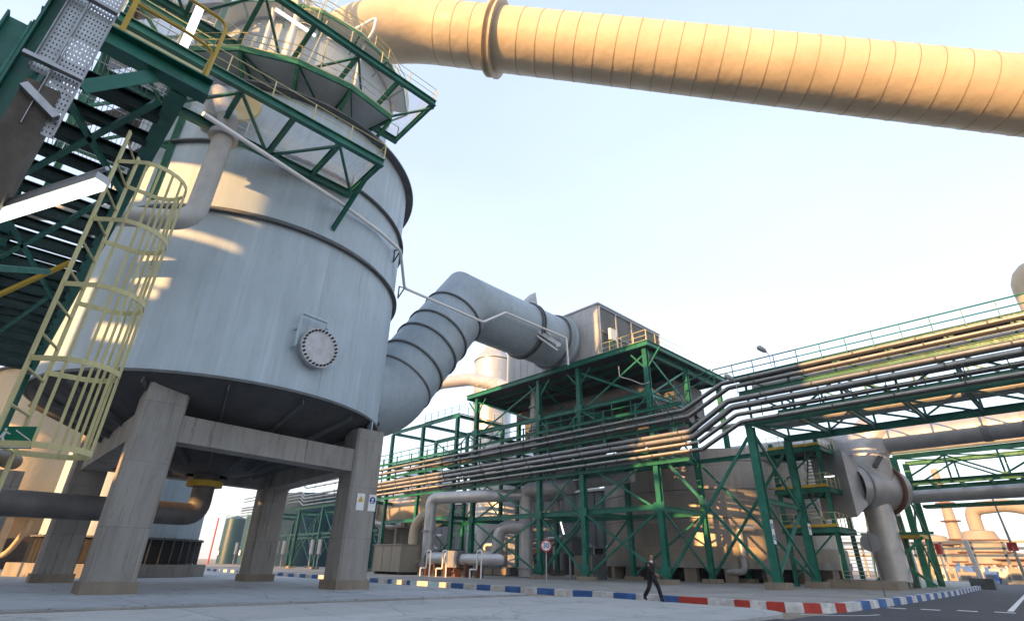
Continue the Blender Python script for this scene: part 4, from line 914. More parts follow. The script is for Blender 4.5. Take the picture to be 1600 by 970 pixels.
def near_column():
    t = thing('near_column', 'broad dark green steel column cut by the top left corner of the picture', 'column', (-4, -.75, .1))
    part(lambda m: (m.ib((-4.1, -.71, .1), (-4.1, -.71, 9), .15, .17, .015, up=(0, 1, 0))), 'column', 'green', t)
    b = thing('cable_tray', 'perforated galvanised cable tray strapped up the near column', 'cable tray', (-4, -.55, 3.6))
    def tray(m, y0, y1, x, z0, z1):
        # perforated sheet: strips leaving rows of slots
        n = max(2, round((y1-y0)/.02)); dy = (y1-y0)/n
        for k in range(n+1): m.box(x, x+.003, y0+dy*k-.006, y0+dy*k+.006, z0, z1)
        z = z0
        while z < z1: m.box(x+.0003, x+.0027, y0, y1, z, z+.024); z += .042
        m.box(x, x+.05, y1+.008, y1+.012, z0, z1); m.box(x, x+.05, y0-.012, y0-.008, z0, z1)
    part(lambda m: tray(m, -.575, -.435, -3.98, 3.85, 8), 'tray_sheet', 'galv', b)
    part(lambda m: tray(m, -.68, -.60, -3.995, 4.3, 8), 'tray_sheet', 'galv', b)
    for z_ in (4.35, 5.05, 6.0): part(lambda m: m.beam((-3.92, -.74, z_), (-3.92, -.42, z_), .04, .03), 'tray_bracket', 'galv', b)
    c = thing('control_cabinet', 'weathered brown box fixed under the perforated tray on the near column', 'cabinet', (-4, -.5, 3.3))
    part(lambda m: m.box(-4.3, -3.95, -.67, -.49, 2.6, 4.2), 'box', paint('brown_box', (.09, .075, .06), .7, var=.4, scale=4), c)
    part(lambda m: m.beam((-3.93, -.66, 4.12), (-3.93, -.45, 3.98), .05, .05), 'angle_bracket', 'galv', c)
near_column()
def tube_light(name, label, p, q, housing=True, mat='tube', r=.03):
    p = V(p); q = V(q); t = thing(name, label, 'lamp', p)
    d = (q-p).normalized(); up = V((0, 0, 1)) if abs(d.z) < .8 else V((-1, 0, 0))
    part(lambda m: m.beam(p, q, r*2, r*1.3), 'tube', mat, t)
    if housing: part(lambda m: m.beam(p+up*r*1.6, q+up*r*1.6, r*2.4, r*1.5), 'housing', 'galv', t); part(lambda m: m.tube([p+up*r*4, q+up*r*4], r*.45, 8), 'conduit', 'galv', t)
tube_light('tube_light', 'long lit fluorescent lamp sticking in from the left edge', aZ(-60, 357, 3.3), aZ(156, 289, 3.3))
tube_light('post_light', 'white lit box lamp standing above the walkway beam at top left', (-6.5, .02, 7.55), (-6.5, .02, 8.35), False, 'tubew', .05)
tube_light('rail_light', 'slim white lamp on the railing near the octagonal platform', (-23.6, 3.2, 29.6), (-23.6, 5.6, 29.6), False, 'tubew', .09)
def exit_sign():
    c = aX(23, 683, -5.62); t = thing('exit_sign', 'green emergency exit sign with running figure at the ladder foot', 'sign', c)
    s_ = V((.6, .8, 0)); s_ = V((.69, .73, 0)).normalized(); n_ = V((.73, -.69, 0)); u = V((0, 0, 1))
    def q(m, a, b, c_, d, o=0.004): m.add([c+s_*x+u*z+n_*o for x, z in (a, b, c_, d)], [(0, 1, 2, 3)])
    part(lambda m: m.beam(c-s_*.16, c+s_*.16, .004, .17), 'board', 'signgreen', t)
    part(lambda m: q(m, (-.155, -.08), (.155, -.08), (.155, -.05), (-.155, -.05)), 'text_strip', 'white', t)
    part(lambda m: (q(m, (-.1, .05), (-.08, .05), (-.08, .07), (-.1, .07)), q(m, (-.12, 0), (-.085, 0), (-.07, .045), (-.1, .045)), q(m, (-.13, -.04), (-.12, -.04), (-.1, .0), (-.12, .0)), q(m, (-.09, -.03), (-.06, -.03), (-.085, .005), (-.1, .005)), q(m, (-.07, .03), (-.04, .02), (-.04, .028), (-.07, .042)), q(m, (-.01, .05), (.13, -.025), (.13, -.015), (-.01, .06))), 'running_figure', 'white', t)
exit_sign()

# ================================================================== LEFT BACKGROUND
def left_background():
    t = thing('skirted_vessel', 'grey cylinder on a bolted dark skirt seen between the tower legs', 'vessel', (-46.5, 11, .2))
    c = (-50.2, 8.2, 0); r = 4.9
    part(lambda m: m.lathe(c, [(r, 2.6), (r, 8.2), (r-.4, 8.8), (.1, 9.6)], 64), 'body', 'shell', t)
    part(lambda m: m.lathe(c, [(r+.08, 1.0), (r+.08, 2.55)], 64), 'skirt', 'dark', t)
    part(lambda m: (m.lathe(c, [(r, 2.5), (r+.4, 2.5), (r+.4, 2.62), (r, 2.62)], 64, smooth=False), [m.beam((c[0]+(r+.25)*math.cos(a), c[1]+(r+.25)*math.sin(a), .95), (c[0]+(r+.25)*math.cos(a), c[1]+(r+.25)*math.sin(a), 2.66), .07, .07) for a in [k*math.pi/20 for k in range(40)]]), 'anchor_ring', 'ringm', t)
    part(lambda m: m.prism([(c[0]+(r+1.1)*math.cos(k*math.pi/6), c[1]+(r+1.1)*math.sin(k*math.pi/6)) for k in range(12)], .16, .95), 'slab', 'conc', t)
    # sunlit vessels further left
    va = aX(82, 640, -60); vb = aX(14, 650, -74)
    for (x, y, r_, z0, z1, lab, mt) in ((-60, va.y, 4.3, 4.2, aX(82, 596, -60).z, 'sunlit cream vessel with domed top behind the ladder cage', 'duct'), (-74, vb.y, 4.0, 3, 11, 'pale sunlit vessel at the left edge behind the far left concrete legs', 'beige')):
        v = thing('process_vessel', lab, 'vessel', (x, y, .1))
        part(lambda m: m.lathe((x, y, 0), [(r_, z0), (r_, z1), (r_*.85, z1+.9), (r_*.4, z1+1.6), (.05, z1+1.8)], 48), 'body', mt, v)
        part(lambda m: m.lathe((x, y, 0), [(r_, z0), (r_*.3, z0-1.6), (.05, z0-1.6)], 48), 'bottom', mt, v)
        part(lambda m: m.lathe((x, y, 0), [(r_+.02, z1-.1), (r_+.2, z1-.1), (r_+.2, z1+.05), (r_+.02, z1+.05)], 48, smooth=False), 'ring', 'ringm', v)
        for k in range(6): a = k*math.pi/3; part(lambda m: m.beam((x+math.cos(a)*r_*.85, y+math.sin(a)*r_*.85, .1), (x+math.cos(a)*r_*.85, y+math.sin(a)*r_*.85, z0+.2), .5, .5), 'leg', 'conc', v)
    o = MB(); o.tube(bend([(-38, -16, 6.6), (-39, -2.5, 6.5), (-44, .5, 6.4)], 1.2), .45, 16); tag(o.build('header_pipe', 'pipe_dark'), 'brownish pipe at the left edge in front of the sunlit vessel', 'pipe')
    # second concrete frame further left
    f = thing('concrete_structure', 'second shadowy concrete frame with legs at the far left edge', 'concrete frame', (-45, -6, .1))
    for (x, y) in ((-41.5, .4), (-41.5, -8.5), (-51, .4), (-51, -8.5)): part(lambda m: m.box(x-.7, x+.7, y-.7, y+.7, .1, 5.6), 'leg', 'conc', f)
    part(lambda m: (m.box(-41.9, -41.1, -7.8, -.3, 4.8, 5.55), m.box(-51.4, -50.6, -7.8, -.3, 4.8, 5.55)), 'beam', 'conc', f)
    o = MB(); o.tube(bend([(-60, 1.5, 1.2), (-57.5, 2.4, 1.4), (-56.5, 3, 3.4), (-57.5, 2.8, 4.6)], .9), .2, 14); tag(o.build('drain_elbow', 'duct'), 'short sunlit bent pipe low behind the left legs', 'pipe')
left_background()
def teal():
    for (px_, Y0, r_, z1, lab) in ((487, 46.8, 8.6, 14.5, 'broad dark teal tank behind the crossed green braces'), (398, 49.5, 3.2, 11.2, 'narrow dark teal tank seen between the rear legs'), (362, 51, 3.0, 11.6, 'slim teal tank left of the narrow one between the legs'), (585, 52, 5.5, 14.5, 'dark teal tank partly hidden by the right concrete leg')):
        q = aY(px_, 850, Y0+r_); c = V((q.x, Y0+r_, 0)); t = thing('teal_tank', lab, 'tank', (c.x, c.y, .1), 'teal tanks behind the rack')
        part(lambda m: m.lathe(c, [(r_, .1), (r_, z1), (.1, z1+1)], 64), 'shell', 'teal', t)
        for z in (4, 8): part(lambda m: m.lathe(c, [(r_, z), (r_+.06, z), (r_+.06, z+.1), (r_, z+.1)], 64, smooth=False), 'band', 'teal', t)
        part(lambda m: m.box(c.x+.2, c.x+1.0, c.y-r_-.25, c.y-r_-.05, 2.2, 3.3), 'gauge_board', 'white', t)
        rail(t, [c+V((r_*math.cos(a), r_*math.sin(a), z1)) for a in [k*math.pi/8 for k in range(17)]], 1.0, 2.0, .03, 'green2', True, False)
    p = aY(325, 878, 37); q = aY(349, 768, 37)
    o = MB(); o.tube([(p.x, 37, .15), (p.x, 37, 9.2)], .14, 10); tag(o.build('fire_main', 'red'), 'thin red riser pipe between the legs', 'pipe')
    # yellow painted pipe support with valve
    p = aY(424, 870, 36.5); t = thing('yellow_riser', 'sunlit yellow pair of risers with a valve in front of the teal tank', 'pipe', (p.x, 36.5, .15))
    for dx_ in (-.25, .25): part(lambda m: m.cyl((p.x+dx_, 36.5, .15), (p.x+dx_, 36.5, 11.2), .12, 10), 'riser', 'yellow', t)
    part(lambda m: m.lathe((p.x, 36.5, 0), [(.1, 2.1), (.5, 2.4), (.5, 3.2), (.1, 3.6)], 12), 'valve_body', 'yellow', t)
    # control panels in a row on the rack columns
    for k, px_ in enumerate((432, 442, 486, 498, 368, 383)):
        q = aY(px_, 860, 37.6); t = thing('panel_box', ['grey panel box on the rack behind the yellow risers', 'second grey panel box right of the yellow risers', 'grey panel box on the left flange of the green column before the teal tank', 'grey panel box on the right of that green column', 'tiny pale panel box beside the red riser', 'tiny pale panel box under the rack beside the rear leg'][k], 'panel', (q.x, 37.6, 1.5), 'panel boxes along the rack')
        part(lambda m: m.box(q.x-.45, q.x+.45, 37.5, 37.75, 2.2, 4.2), 'box', 'pipe_w', t); part(lambda m: m.box(q.x-.05, q.x+.05, 37.55, 37.7, .15, 2.19), 'post', 'galv', t)
teal()
# silver vessels and ducts behind the left frame and platform
def mid_background():
    spec = [(768, 655, 60, 3.4, 35.0, 'tall silver clad tower rising behind the riser duct', 0), (668, 720, 66, 6.0, 17, 'silver clad vessel behind the open green frame', 1), (800, 700, 62, 6.5, 16.5, 'wide silver clad vessel behind the platform columns', 0), (880, 720, 70, 6, 15, 'silver clad vessel seen in the gap left of the squat tank', 1)]
    for i_, (px_, py_, Y0, r_, z1, lab, k) in enumerate(spec):
        q = aY(px_, py_, Y0); c = V((q.x, Y0, 0)); t = thing('clad_vessel', lab, 'vessel', (c.x, c.y, .1), 'silver clad vessels behind the green steelwork')
        cm = clad('vessel_clad', (.42, .44, .46), r_, 1.5, 1.9, .4, .35, .12, .6, .18)
        part(lambda m: m.lathe((c.x, c.y, 0), [(r_, 1.2), (r_, z1)], 64), 'shell', cm, t, origin=c)
        part(lambda m: m.lathe((c.x, c.y, 0), [(r_, z1), (r_*.45, z1+2.6), (r_*.4, z1+3.4), (.1, z1+3.6)], 64), 'cone_roof', cm, t, origin=c)
        part(lambda m: m.lathe((c.x, c.y, 0), [(r_+.1, .1), (r_+.1, 1.25)], 64), 'base_ring', 'conc', t)
        part(lambda m: m.lathe((c.x, c.y, 0), [(r_, z1-.3), (r_+.12, z1-.3), (r_+.12, z1-.15), (r_, z1-.15)], 64, smooth=False), 'band', 'ringm', t)
    # curved duct between riser and platform
    pts = [aY(655, 612, 52), aY(690, 598, 51), aY(735, 592, 50), aY(775, 600, 49.5), aY(800, 612, 49)]
    o = MB(); o.tube(bend(pts, 1.5), 1.05, 24); tag(o.build('curved_duct', 'alu'), 'brownish silver curved duct between the ringed riser and the platform', 'duct')
    # horizontal exchanger with brass tint
    a = aY(596, 798, 42); b = aY(668, 790, 46); t = thing('horizontal_exchanger', 'sunlit horizontal drum with rounded end behind the right leg', 'vessel', a)
    a = V((a.x-1, 43.5, a.z)); b = V((a.x+12, 43.5, a.z+.1)); r_ = 2.5
    part(lambda m: m.tube([a+V((-1.1, 0, 0)), a+V((-.9, 0, 0)), a+V((-.4, 0, 0)), a, b], [.3, 1.4, 2.2, r_, r_], 40), 'shell', clad('drum_clad', (.6, .5, .38), r_, 1.1, 1.0, .4, .35, .08, .6, .3, 'X'), t)
    for k in range(3): q = a.lerp(b, .1+k*.35); part(lambda m: m.box(q.x-.3, q.x+.3, 42, 45, .15, q.z-1.6), 'saddle', 'conc', t)
    part(lambda m: m.tube(bend([a+V((1.6, -2.6, 2.2)), a+V((1.6, -2.8, -1.6)), a+V((5.5, -2.8, -2.2)), a+V((9, -2.8, -2.2))], .7), .3, 16), 'side_pipe', 'alu', t)
    # beige box
    q = aY(608, 875, 33.0); t = thing('beige_container', 'beige ribbed bin standing on the pavement beside the right concrete leg', 'container', (q.x, 33, .15))
    part(lambda m: (m.box(q.x-3.4, q.x+2.2, 33, 35.6, .45, 3.0)), 'body', 'beige', t)
    part(lambda m: ([m.box(q.x-3.3+k*1.8, q.x-3.25+k*1.8, 32.95, 32.995, .5, 2.95) for k in range(4)], m.box(q.x-3.5, q.x+2.3, 32.9, 35.7, 3.001, 3.1)), 'ribs', 'beige', t)
    part(lambda m: [m.box(q.x+dx_-.15, q.x+dx_+.15, 33.1, 35.4, .15, .44) for dx_ in (-2.8, -.5, 1.8)], 'skids', 'dark', t)
    # pumps and bent pipework in front
    def pipe_thing(label, pts, r_, mt='alu', name='process_pipe', rad=.9, flanges=()):
        t = thing(name, label, 'pipe', pts[0]); part(lambda m: m.tube(bend(pts, rad, 6), r_, 20), 'pipe_run', mt, t)
        for (p, d) in flanges: part(lambda m: m.annulus(p, d, r_-.02, r_+.16, .16, 20), 'flange', 'pipe', t)
        return t
    Yp = 35.5
    x1 = aY(673, 800, Yp).x; zt = aY(690, 776, Yp).z; zb = aY(700, 880, Yp).z; xr = aY(735, 776, Yp).x
    pipe_thing('silver pipe bending down from the right and joining the low pump line', [(xr+5, 44, zt+.3), (xr-.2, 38, zt), (x1, Yp, zt), (x1, Yp, zb+.2), (x1-.3, Yp, 1.0)], .62, flanges=[((x1, Yp, 4.4), (0, 0, 1))])
    xv = aY(654, 840, Yp).x; pipe_thing('pale bulging expansion loop left of the silver downpipe', [(xv+1.2, Yp-.3, 6.2), (xv-.6, Yp-.3, 5.0), (xv-.6, Yp-.3, 2.0), (xv+.6, Yp-.3, 1.1)], .5, 'duct', rad=1.5)
    xa = aY(668, 876, Yp-1).x; xb = aY(775, 880, Yp-1).x
    t = thing('pump', 'low horizontal pump set with valve and yellow sunlit flanges near the kerb', 'pump', (xa, Yp-1, .2)); zc = 1.75
    part(lambda m: m.tube([(xa, Yp-1, zc), (xa+3.6, Yp-1, zc)], .58, 20), 'pump_barrel', 'alu', t)
    part(lambda m: m.box(xa+3.7, xa+5.4, Yp-1.5, Yp-.4, zc-.75, zc+.7), 'gearbox', 'pipe', t)
    part(lambda m: m.tube([(xa+5.4, Yp-1, zc-.05), (aY(778, 880, Yp-1).x, Yp-1, zc-.05), (aY(792, 870, 39.4).x-1.5, 39.4, 1.9)], .5, 20), 'suction_pipe', 'alu', t)
    part(lambda m: (m.annulus((xa+3.4, Yp-1.1, zc+.05), (1, -.2, 0), .25, .42, .08, 16), m.annulus((xa+.4, Yp-1, zc), (1, 0, 0), .55, .75, .16, 20), m.annulus((xa+5.6, Yp-1, zc), (1, 0, 0), .45, .66, .16, 20)), 'handwheel', 'pipe_dark', t)
    for k in range(6): part(lambda m: m.box(xa+k*1.6, xa+k*1.6+.3, Yp-1.4, Yp-.6, .15, zc-.4), 'support_block', 'rust', t)
    for k, xx in enumerate((aY(690, 900, 32.5).x, aY(737, 905, 32).x, aY(672, 890, 33).x)):
        t = thing('pipe_hoop', ['white bent vent hoop beside the pump barrel', 'white bent vent hoop right of the pump near the kerb', 'white bent vent hoop left of the pump'][k], 'vent pipe', (xx, 32.5, .15), 'bent vent hoops by the pump')
        part(lambda m: m.tube(bend([(xx-.9, 32.5, .15), (xx-.9, 32.5, .9), (xx, 32.5, .9), (xx, 32.5, 2.4), (xx+.6, 32.5, 2.4), (xx+.6, 32.5, .15)], .1), .07, 8), 'pipe_run', 'white', t)
    # s-shaped silver piping right of the pump
    Y2 = 41; f_ = lambda px_, py_: V(aY(px_, py_, Y2))
    A, B, C_, D = f_(846, 765), f_(822, 765), f_(822, 900), f_(812, 825)
    pipe_thing('tall silver pipe dropping to the ground left of the speed sign', [(A.x+4, Y2, A.z), (B.x, Y2, B.z), (B.x, Y2, .3)], .72, flanges=[((B.x, Y2, 1.0), (0, 0, 1))])
    E_ = f_(794, 825); pipe_thing('second silver pipe looping low beside the tall one', [(B.x, Y2-.2, E_.z), (E_.x+.3, Y2-1.5, E_.z), (E_.x, Y2-1.6, 1.9), (E_.x-1.8, Y2-1.6, 1.9)], .62)
    o = MB(); o.tube([(B.x+2, 43, 8.6), (B.x+12, 43, 8.9)], .5, 18); tag(o.build('pale_pipe', 'pipe_w'), 'pale horizontal pipe behind the crossed braces above the speed sign', 'pipe')
    # floor clutter: dark skids and small lit lamp, tube lamp
    L = thing('hanging_light', 'lit tube lamp hanging crooked behind the speed sign', 'lamp', f_(878, 820)); part(lambda m: m.beam(f_(876, 815), f_(881, 834), .12, .08), 'tube', 'tubew', L)
    part(lambda m: m.beam(f_(874.5, 814)+V((0, .15, .05)), f_(879.5, 833)+V((0, .15, .05)), .2, .05), 'housing', 'galv', L)
    for (px_, py_, w_, h_, d_, lab) in ((886, 875, 1.6, 1.5, 2, 'grey double cabinet behind the speed sign'), (912, 895, 2.4, 2.2, 2, 'dark concrete block behind the green column'), (770, 900, 5.5, .9, 2, 'dark low skid on the pavement left of the tall silver pipe')):
        q = aY(px_, py_, 43); t = thing('equipment_box', lab, 'equipment', (q.x, 43, .15))
        z0 = 2.4 if 'double' in lab else .15
        part(lambda m: m.box(q.x-w_/2, q.x+w_/2, 43, 43+d_, z0, z0+h_), 'body', 'ringm', t)
        part(lambda m: ([m.box(q.x-w_/2+.1+k*w_/2, q.x+k*w_/2-.1, 42.95, 42.99, z0+.15, z0+h_-.15) for k in range(2)]), 'door', 'pipe_dark' if 'double' in lab else 'concb', t)
        if z0 > 1: part(lambda m: (m.box(q.x-.1, q.x+.1, 43.4, 43.6, .15, z0-.005)), 'post', 'galv', t)
mid_background()

# ================================================================== SIGNS, MAN
def speed_sign():
    p = aZ(854, 917, .15); x, y = p.x, p.y; t = thing('speed_sign', 'round white 30 sign with red rim on a grey post behind the kerb', 'road sign', (x, y, .15))
    n_ = V((-x, -y, 0)).normalized(); s_ = V((0, 0, 1)).cross(n_).normalized()   # s_ points to the viewer's right
    d = math.hypot(x, y); r0 = ray(853.5, 852); zc = HC+r0.z/math.hypot(r0.x, r0.y)*d; c = V((x, y, zc)); rr = .36
    part(lambda m: m.cyl((x, y, .15), (x, y, zc+.3), .035, 10), 'post', 'galv', t)
    part(lambda m: m.cyl(c+n_*.05, c+n_*.06, rr, 40), 'disc', 'white', t)
    part(lambda m: m.annulus(c+n_*.064, n_, rr*.77, rr, .006, 40), 'red_rim', 'signred', t)
    cu = bpy.data.curves.new('digits', 'FONT'); cu.body = '30'; cu.align_x = 'CENTER'; cu.align_y = 'CENTER'; cu.size = .42; cu.offset = .006; cu.extrude = .002
    ob = bpy.data.objects.new('digits', cu); COL.objects.link(ob); bpy.context.view_layer.update()
    me = bpy.data.meshes.new_from_object(ob.evaluated_get(bpy.context.evaluated_depsgraph_get())); bpy.data.objects.remove(ob)
    me.materials.clear(); me.materials.append(M['signblue'])
    o = bpy.data.objects.new('digits', me); COL.objects.link(o); o.parent = t
    mt = Matrix((s_, V((0, 0, 1)), n_)).transposed().to_4x4(); mt.translation = c+n_*.07-V((x, y, .15)); o.matrix_local = mt
speed_sign()
def back_sign():
    p = aZ(1384, 934, .15); x, y = p.x, p.y; t = thing('turned_sign', 'round grey back of a road sign leaning on its post in front of the stairs', 'road sign', (x, y, .15))
    q = aY(1360, 847, y); r0 = ray(1360, 847); d = math.hypot(x, y); zc = HC+r0.z/math.hypot(r0.x, r0.y)*d
    top = V((x, y, .15)).lerp(V((r0.x, r0.y, 0)).normalized()*d+V((0, 0, zc)), 1.0); n_ = V((-x, -y, 0)).normalized()
    part(lambda m: m.tube([V((x, y, .1)), top+V((0, 0, .35))+(top-V((x, y, .15))).normalized()*.2], .04, 10), 'post', 'signback', t)
    part(lambda m: m.cyl(top-n_*.06, top-n_*.045, .46, 40), 'disc', 'signback', t)
back_sign()
def col_signs():
    for (X_, Y_, z, kind, lab) in ((-15.5, 38.18, 3.6, 0, 'tall white board with two blue round symbols on the green column'), (-15.5, 45.02, 4.1, 1, 'small white notice with red mark on the rear green column')):
        t = thing('safety_sign', lab, 'sign', (X_+.27, Y_, z))
        xs_ = X_+.27
        if kind == 0:
            part(lambda m: m.box(xs_, xs_+.012, 38.25, 38.67, z-.75, z+.75), 'board', 'white', t)
            for zz in (.35, -.35): part(lambda m: m.cyl((xs_+.012, 38.46, z+zz), (xs_+.02, 38.46, z+zz), .18, 24), 'blue_symbol', 'signblue', t); part(lambda m: m.box(xs_+.02, xs_+.024, 38.41, 38.5, z+zz-.09, z+zz+.07), 'white_mark', 'white', t)
        else:
            part(lambda m: m.box(xs_, xs_+.012, 45.05, 45.55, z-.4, z+.4), 'board', 'white', t); part(lambda m: m.cyl((xs_+.012, 45.3, z+.1), (xs_+.02, 45.3, z+.1), .13, 16), 'red_symbol', 'signred', t)
col_signs()

def skin_mesh(name, verts, edges, radii, mat, parent, root=0, sub=2):
    me = bpy.data.meshes.new(name); me.from_pydata([V(v) for v in verts], edges, []); ob = bpy.data.objects.new(name, me); COL.objects.link(ob)
    md = ob.modifiers.new('skin', 'SKIN'); lay = me.skin_vertices[0].data if me.skin_vertices else None
    if lay is None:
        bm = bmesh.new(); bm.from_mesh(me); bm.verts.layers.skin.verify(); bm.to_mesh(me); bm.free(); lay = me.skin_vertices[0].data
    for i_, r_ in enumerate(radii): lay[i_].radius = (r_, r_) if not isinstance(r_, tuple) else r_; lay[i_].use_root = (i_ == root)
    sd = ob.modifiers.new('sub', 'SUBSURF'); sd.levels = sub; sd.render_levels = sub
    bpy.context.view_layer.update()
    m2 = bpy.data.meshes.new_from_object(ob.evaluated_get(bpy.context.evaluated_depsgraph_get())); bpy.data.objects.remove(ob)
    m2.polygons.foreach_set('use_smooth', [True]*len(m2.polygons)); m2.materials.clear(); m2.materials.append(M[mat])
    o = bpy.data.objects.new(name, m2); COL.objects.link(o); o.parent = parent; return o
def man():
    loc = V((-13.95, 21.55, .09)); t = thing('person', 'man in a black suit and white collar striding along the road before the kerb', 'person', loc)
    # local: x forward, y left, z up
    J = dict(pel=(0, 0, .93), ab=(.0, 0, 1.07), ch=(.01, 0, 1.28), up=(.01, 0, 1.43), nk=(.03, 0, 1.52), h0=(.05, 0, 1.6), h1=(.06, 0, 1.69), h2=(.045, 0, 1.76),
             hl=(.01, .1, .9), kl=(.24, .1, .5), al=(.36, .09, .09), tl=(.5, .09, .04),
             hr=(-.01, -.1, .9), kr=(-.1, -.1, .5), ar=(-.40, -.09, .14), tr=(-.28, -.09, .03),
             sl=(0, .19, 1.42), el=(-.14, .25, 1.16), wl=(-.08, .24, .93), gl=(-.04, .23, .86),
             sr=(0, -.19, 1.42), er=(.14, -.24, 1.18), wr=(.36, -.22, 1.03), gr=(.43, -.21, 1.0))
    K = list(J); I = {k: i_ for i_, k in enumerate(K)}
    E_ = [('pel', 'ab'), ('ab', 'ch'), ('ch', 'up'), ('up', 'nk'), ('nk', 'h0'), ('h0', 'h1'), ('h1', 'h2'), ('pel', 'hl'), ('hl', 'kl'), ('kl', 'al'), ('al', 'tl'), ('pel', 'hr'), ('hr', 'kr'), ('kr', 'ar'), ('ar', 'tr'), ('up', 'sl'), ('sl', 'el'), ('el', 'wl'), ('wl', 'gl'), ('up', 'sr'), ('sr', 'er'), ('er', 'wr'), ('wr', 'gr')]
    rad = dict(pel=.12, ab=.115, ch=.13, up=.08, nk=.052, h0=.072, h1=.095, h2=.07, hl=.085, kl=.058, al=.034, tl=.028, hr=.085, kr=.058, ar=.034, tr=.028, sl=.045, el=.036, wl=.028, gl=.032, sr=.045, er=.036, wr=.028, gr=.032)
    verts = [J[k] for k in K]; edges = [(I[a], I[b]) for a, b in E_]; radii = [rad[k] for k in K]
    for g, sg, dr in (('gl', 1, V((.2, 0, -.98))), ('gr', -1, V((.9, 0, -.42)))):
        d = dr.normalized(); base = V(J[g]); sd = V((-d.z, 0, d.x)); 
        for f_i, ln in enumerate((.06, .072, .078, .07)):
            o = sd*((f_i-1.5)*.021); a = base+d*.035+o; b = a+d*ln*.55; c_ = b+(d*.8-V((0, sg*.5, 0))).normalized()*ln*.5
            n0 = len(verts); verts += [a, b, c_]; edges += [(I[g], n0), (n0, n0+1), (n0+1, n0+2)]; radii += [.0095, .009, .008]
        a = base+sd*-.035+d*.01; b = a+(d-sd).normalized()*.03; n0 = len(verts); verts += [a, b]; edges += [(I[g], n0), (n0, n0+1)]; radii += [.011, .0095]
    body = skin_mesh('body', verts, edges, radii, 'skin', t)
    def sub(names, scale, extra={}):
        ks = names; ii = {k: i_ for i_, k in enumerate(ks)}; return [J[k] for k in ks], [(ii[a], ii[b]) for a, b in E_ if a in ii and b in ii], [extra.get(k, rad[k]*scale) for k in ks]
    v_, e_, r_ = sub(['pel', 'ab', 'ch', 'up', 'sl', 'el', 'wl', 'sr', 'er', 'wr'], 1.22, dict(pel=.175, ab=.16, ch=.175, up=.15, sl=.095, sr=.095, wl=.05, wr=.05, el=.066, er=.066))
    jk = skin_mesh('jacket', v_, e_, r_, 'black', t)
    v_, e_, r_ = sub(['pel', 'hl', 'kl', 'al', 'hr', 'kr', 'ar'], 1.3, dict(pel=.15, hl=.12, hr=.12, al=.085, ar=.085, kl=.09, kr=.09)); skin_mesh('trousers', v_, e_, r_, 'black', t)
    def shoe(a, b): 
        a = V(a); b = V(b); return skin_mesh('shoe', [a+V((-.05, 0, -.03)), a+V((.06, 0, -.03)), b+V((.0, 0, 0))], [(0, 1), (1, 2)], [.06, .055, .04], 'black', t)
    shoe(J['al'], J['tl']); shoe(J['ar'], J['tr'])
    def loc_part(fn, name, mat):
        m = MB(); fn(m); o = m.build(name, mat); o.parent = t; return o
    loc_part(lambda m: m.lathe((.03, 0, 1.475), [(.075, 0), (.068, .06), (.062, .06)], 20), 'shirt_collar', 'white')
    loc_part(lambda m: (m.lathe((.025, 0, 1.685), [(.101, -.05), (.104, 0), (.095, .05), (.07, .085), (.0, .105)], 24, 70, 290)), 'hair', paint('short_hair', (.05, .045, .04), .8))
    fc = M['skin']
    loc_part(lambda m: (m.tube([(.145, 0, 1.69), (.172, 0, 1.655), (.15, 0, 1.645)], [.012, .018, .012], 8)), 'nose', fc)
    loc_part(lambda m: [m.tube([(.045, s_*.092, 1.69), (.05, s_*.105, 1.665), (.045, s_*.095, 1.64)], [.014, .02, .01], 8) for s_ in (-1, 1)], 'ears', fc)
    loc_part(lambda m: [m.cyl((.135, s_*.034, 1.69), (.146, s_*.034, 1.69), .011, 8) for s_ in (-1, 1)], 'eyes', 'black')
    loc_part(lambda m: m.beam((.142, -.022, 1.615), (.142, .022, 1.615), .012, .008), 'mouth', 'signred')
    t.rotation_euler = (0, 0, R(-4))
man()

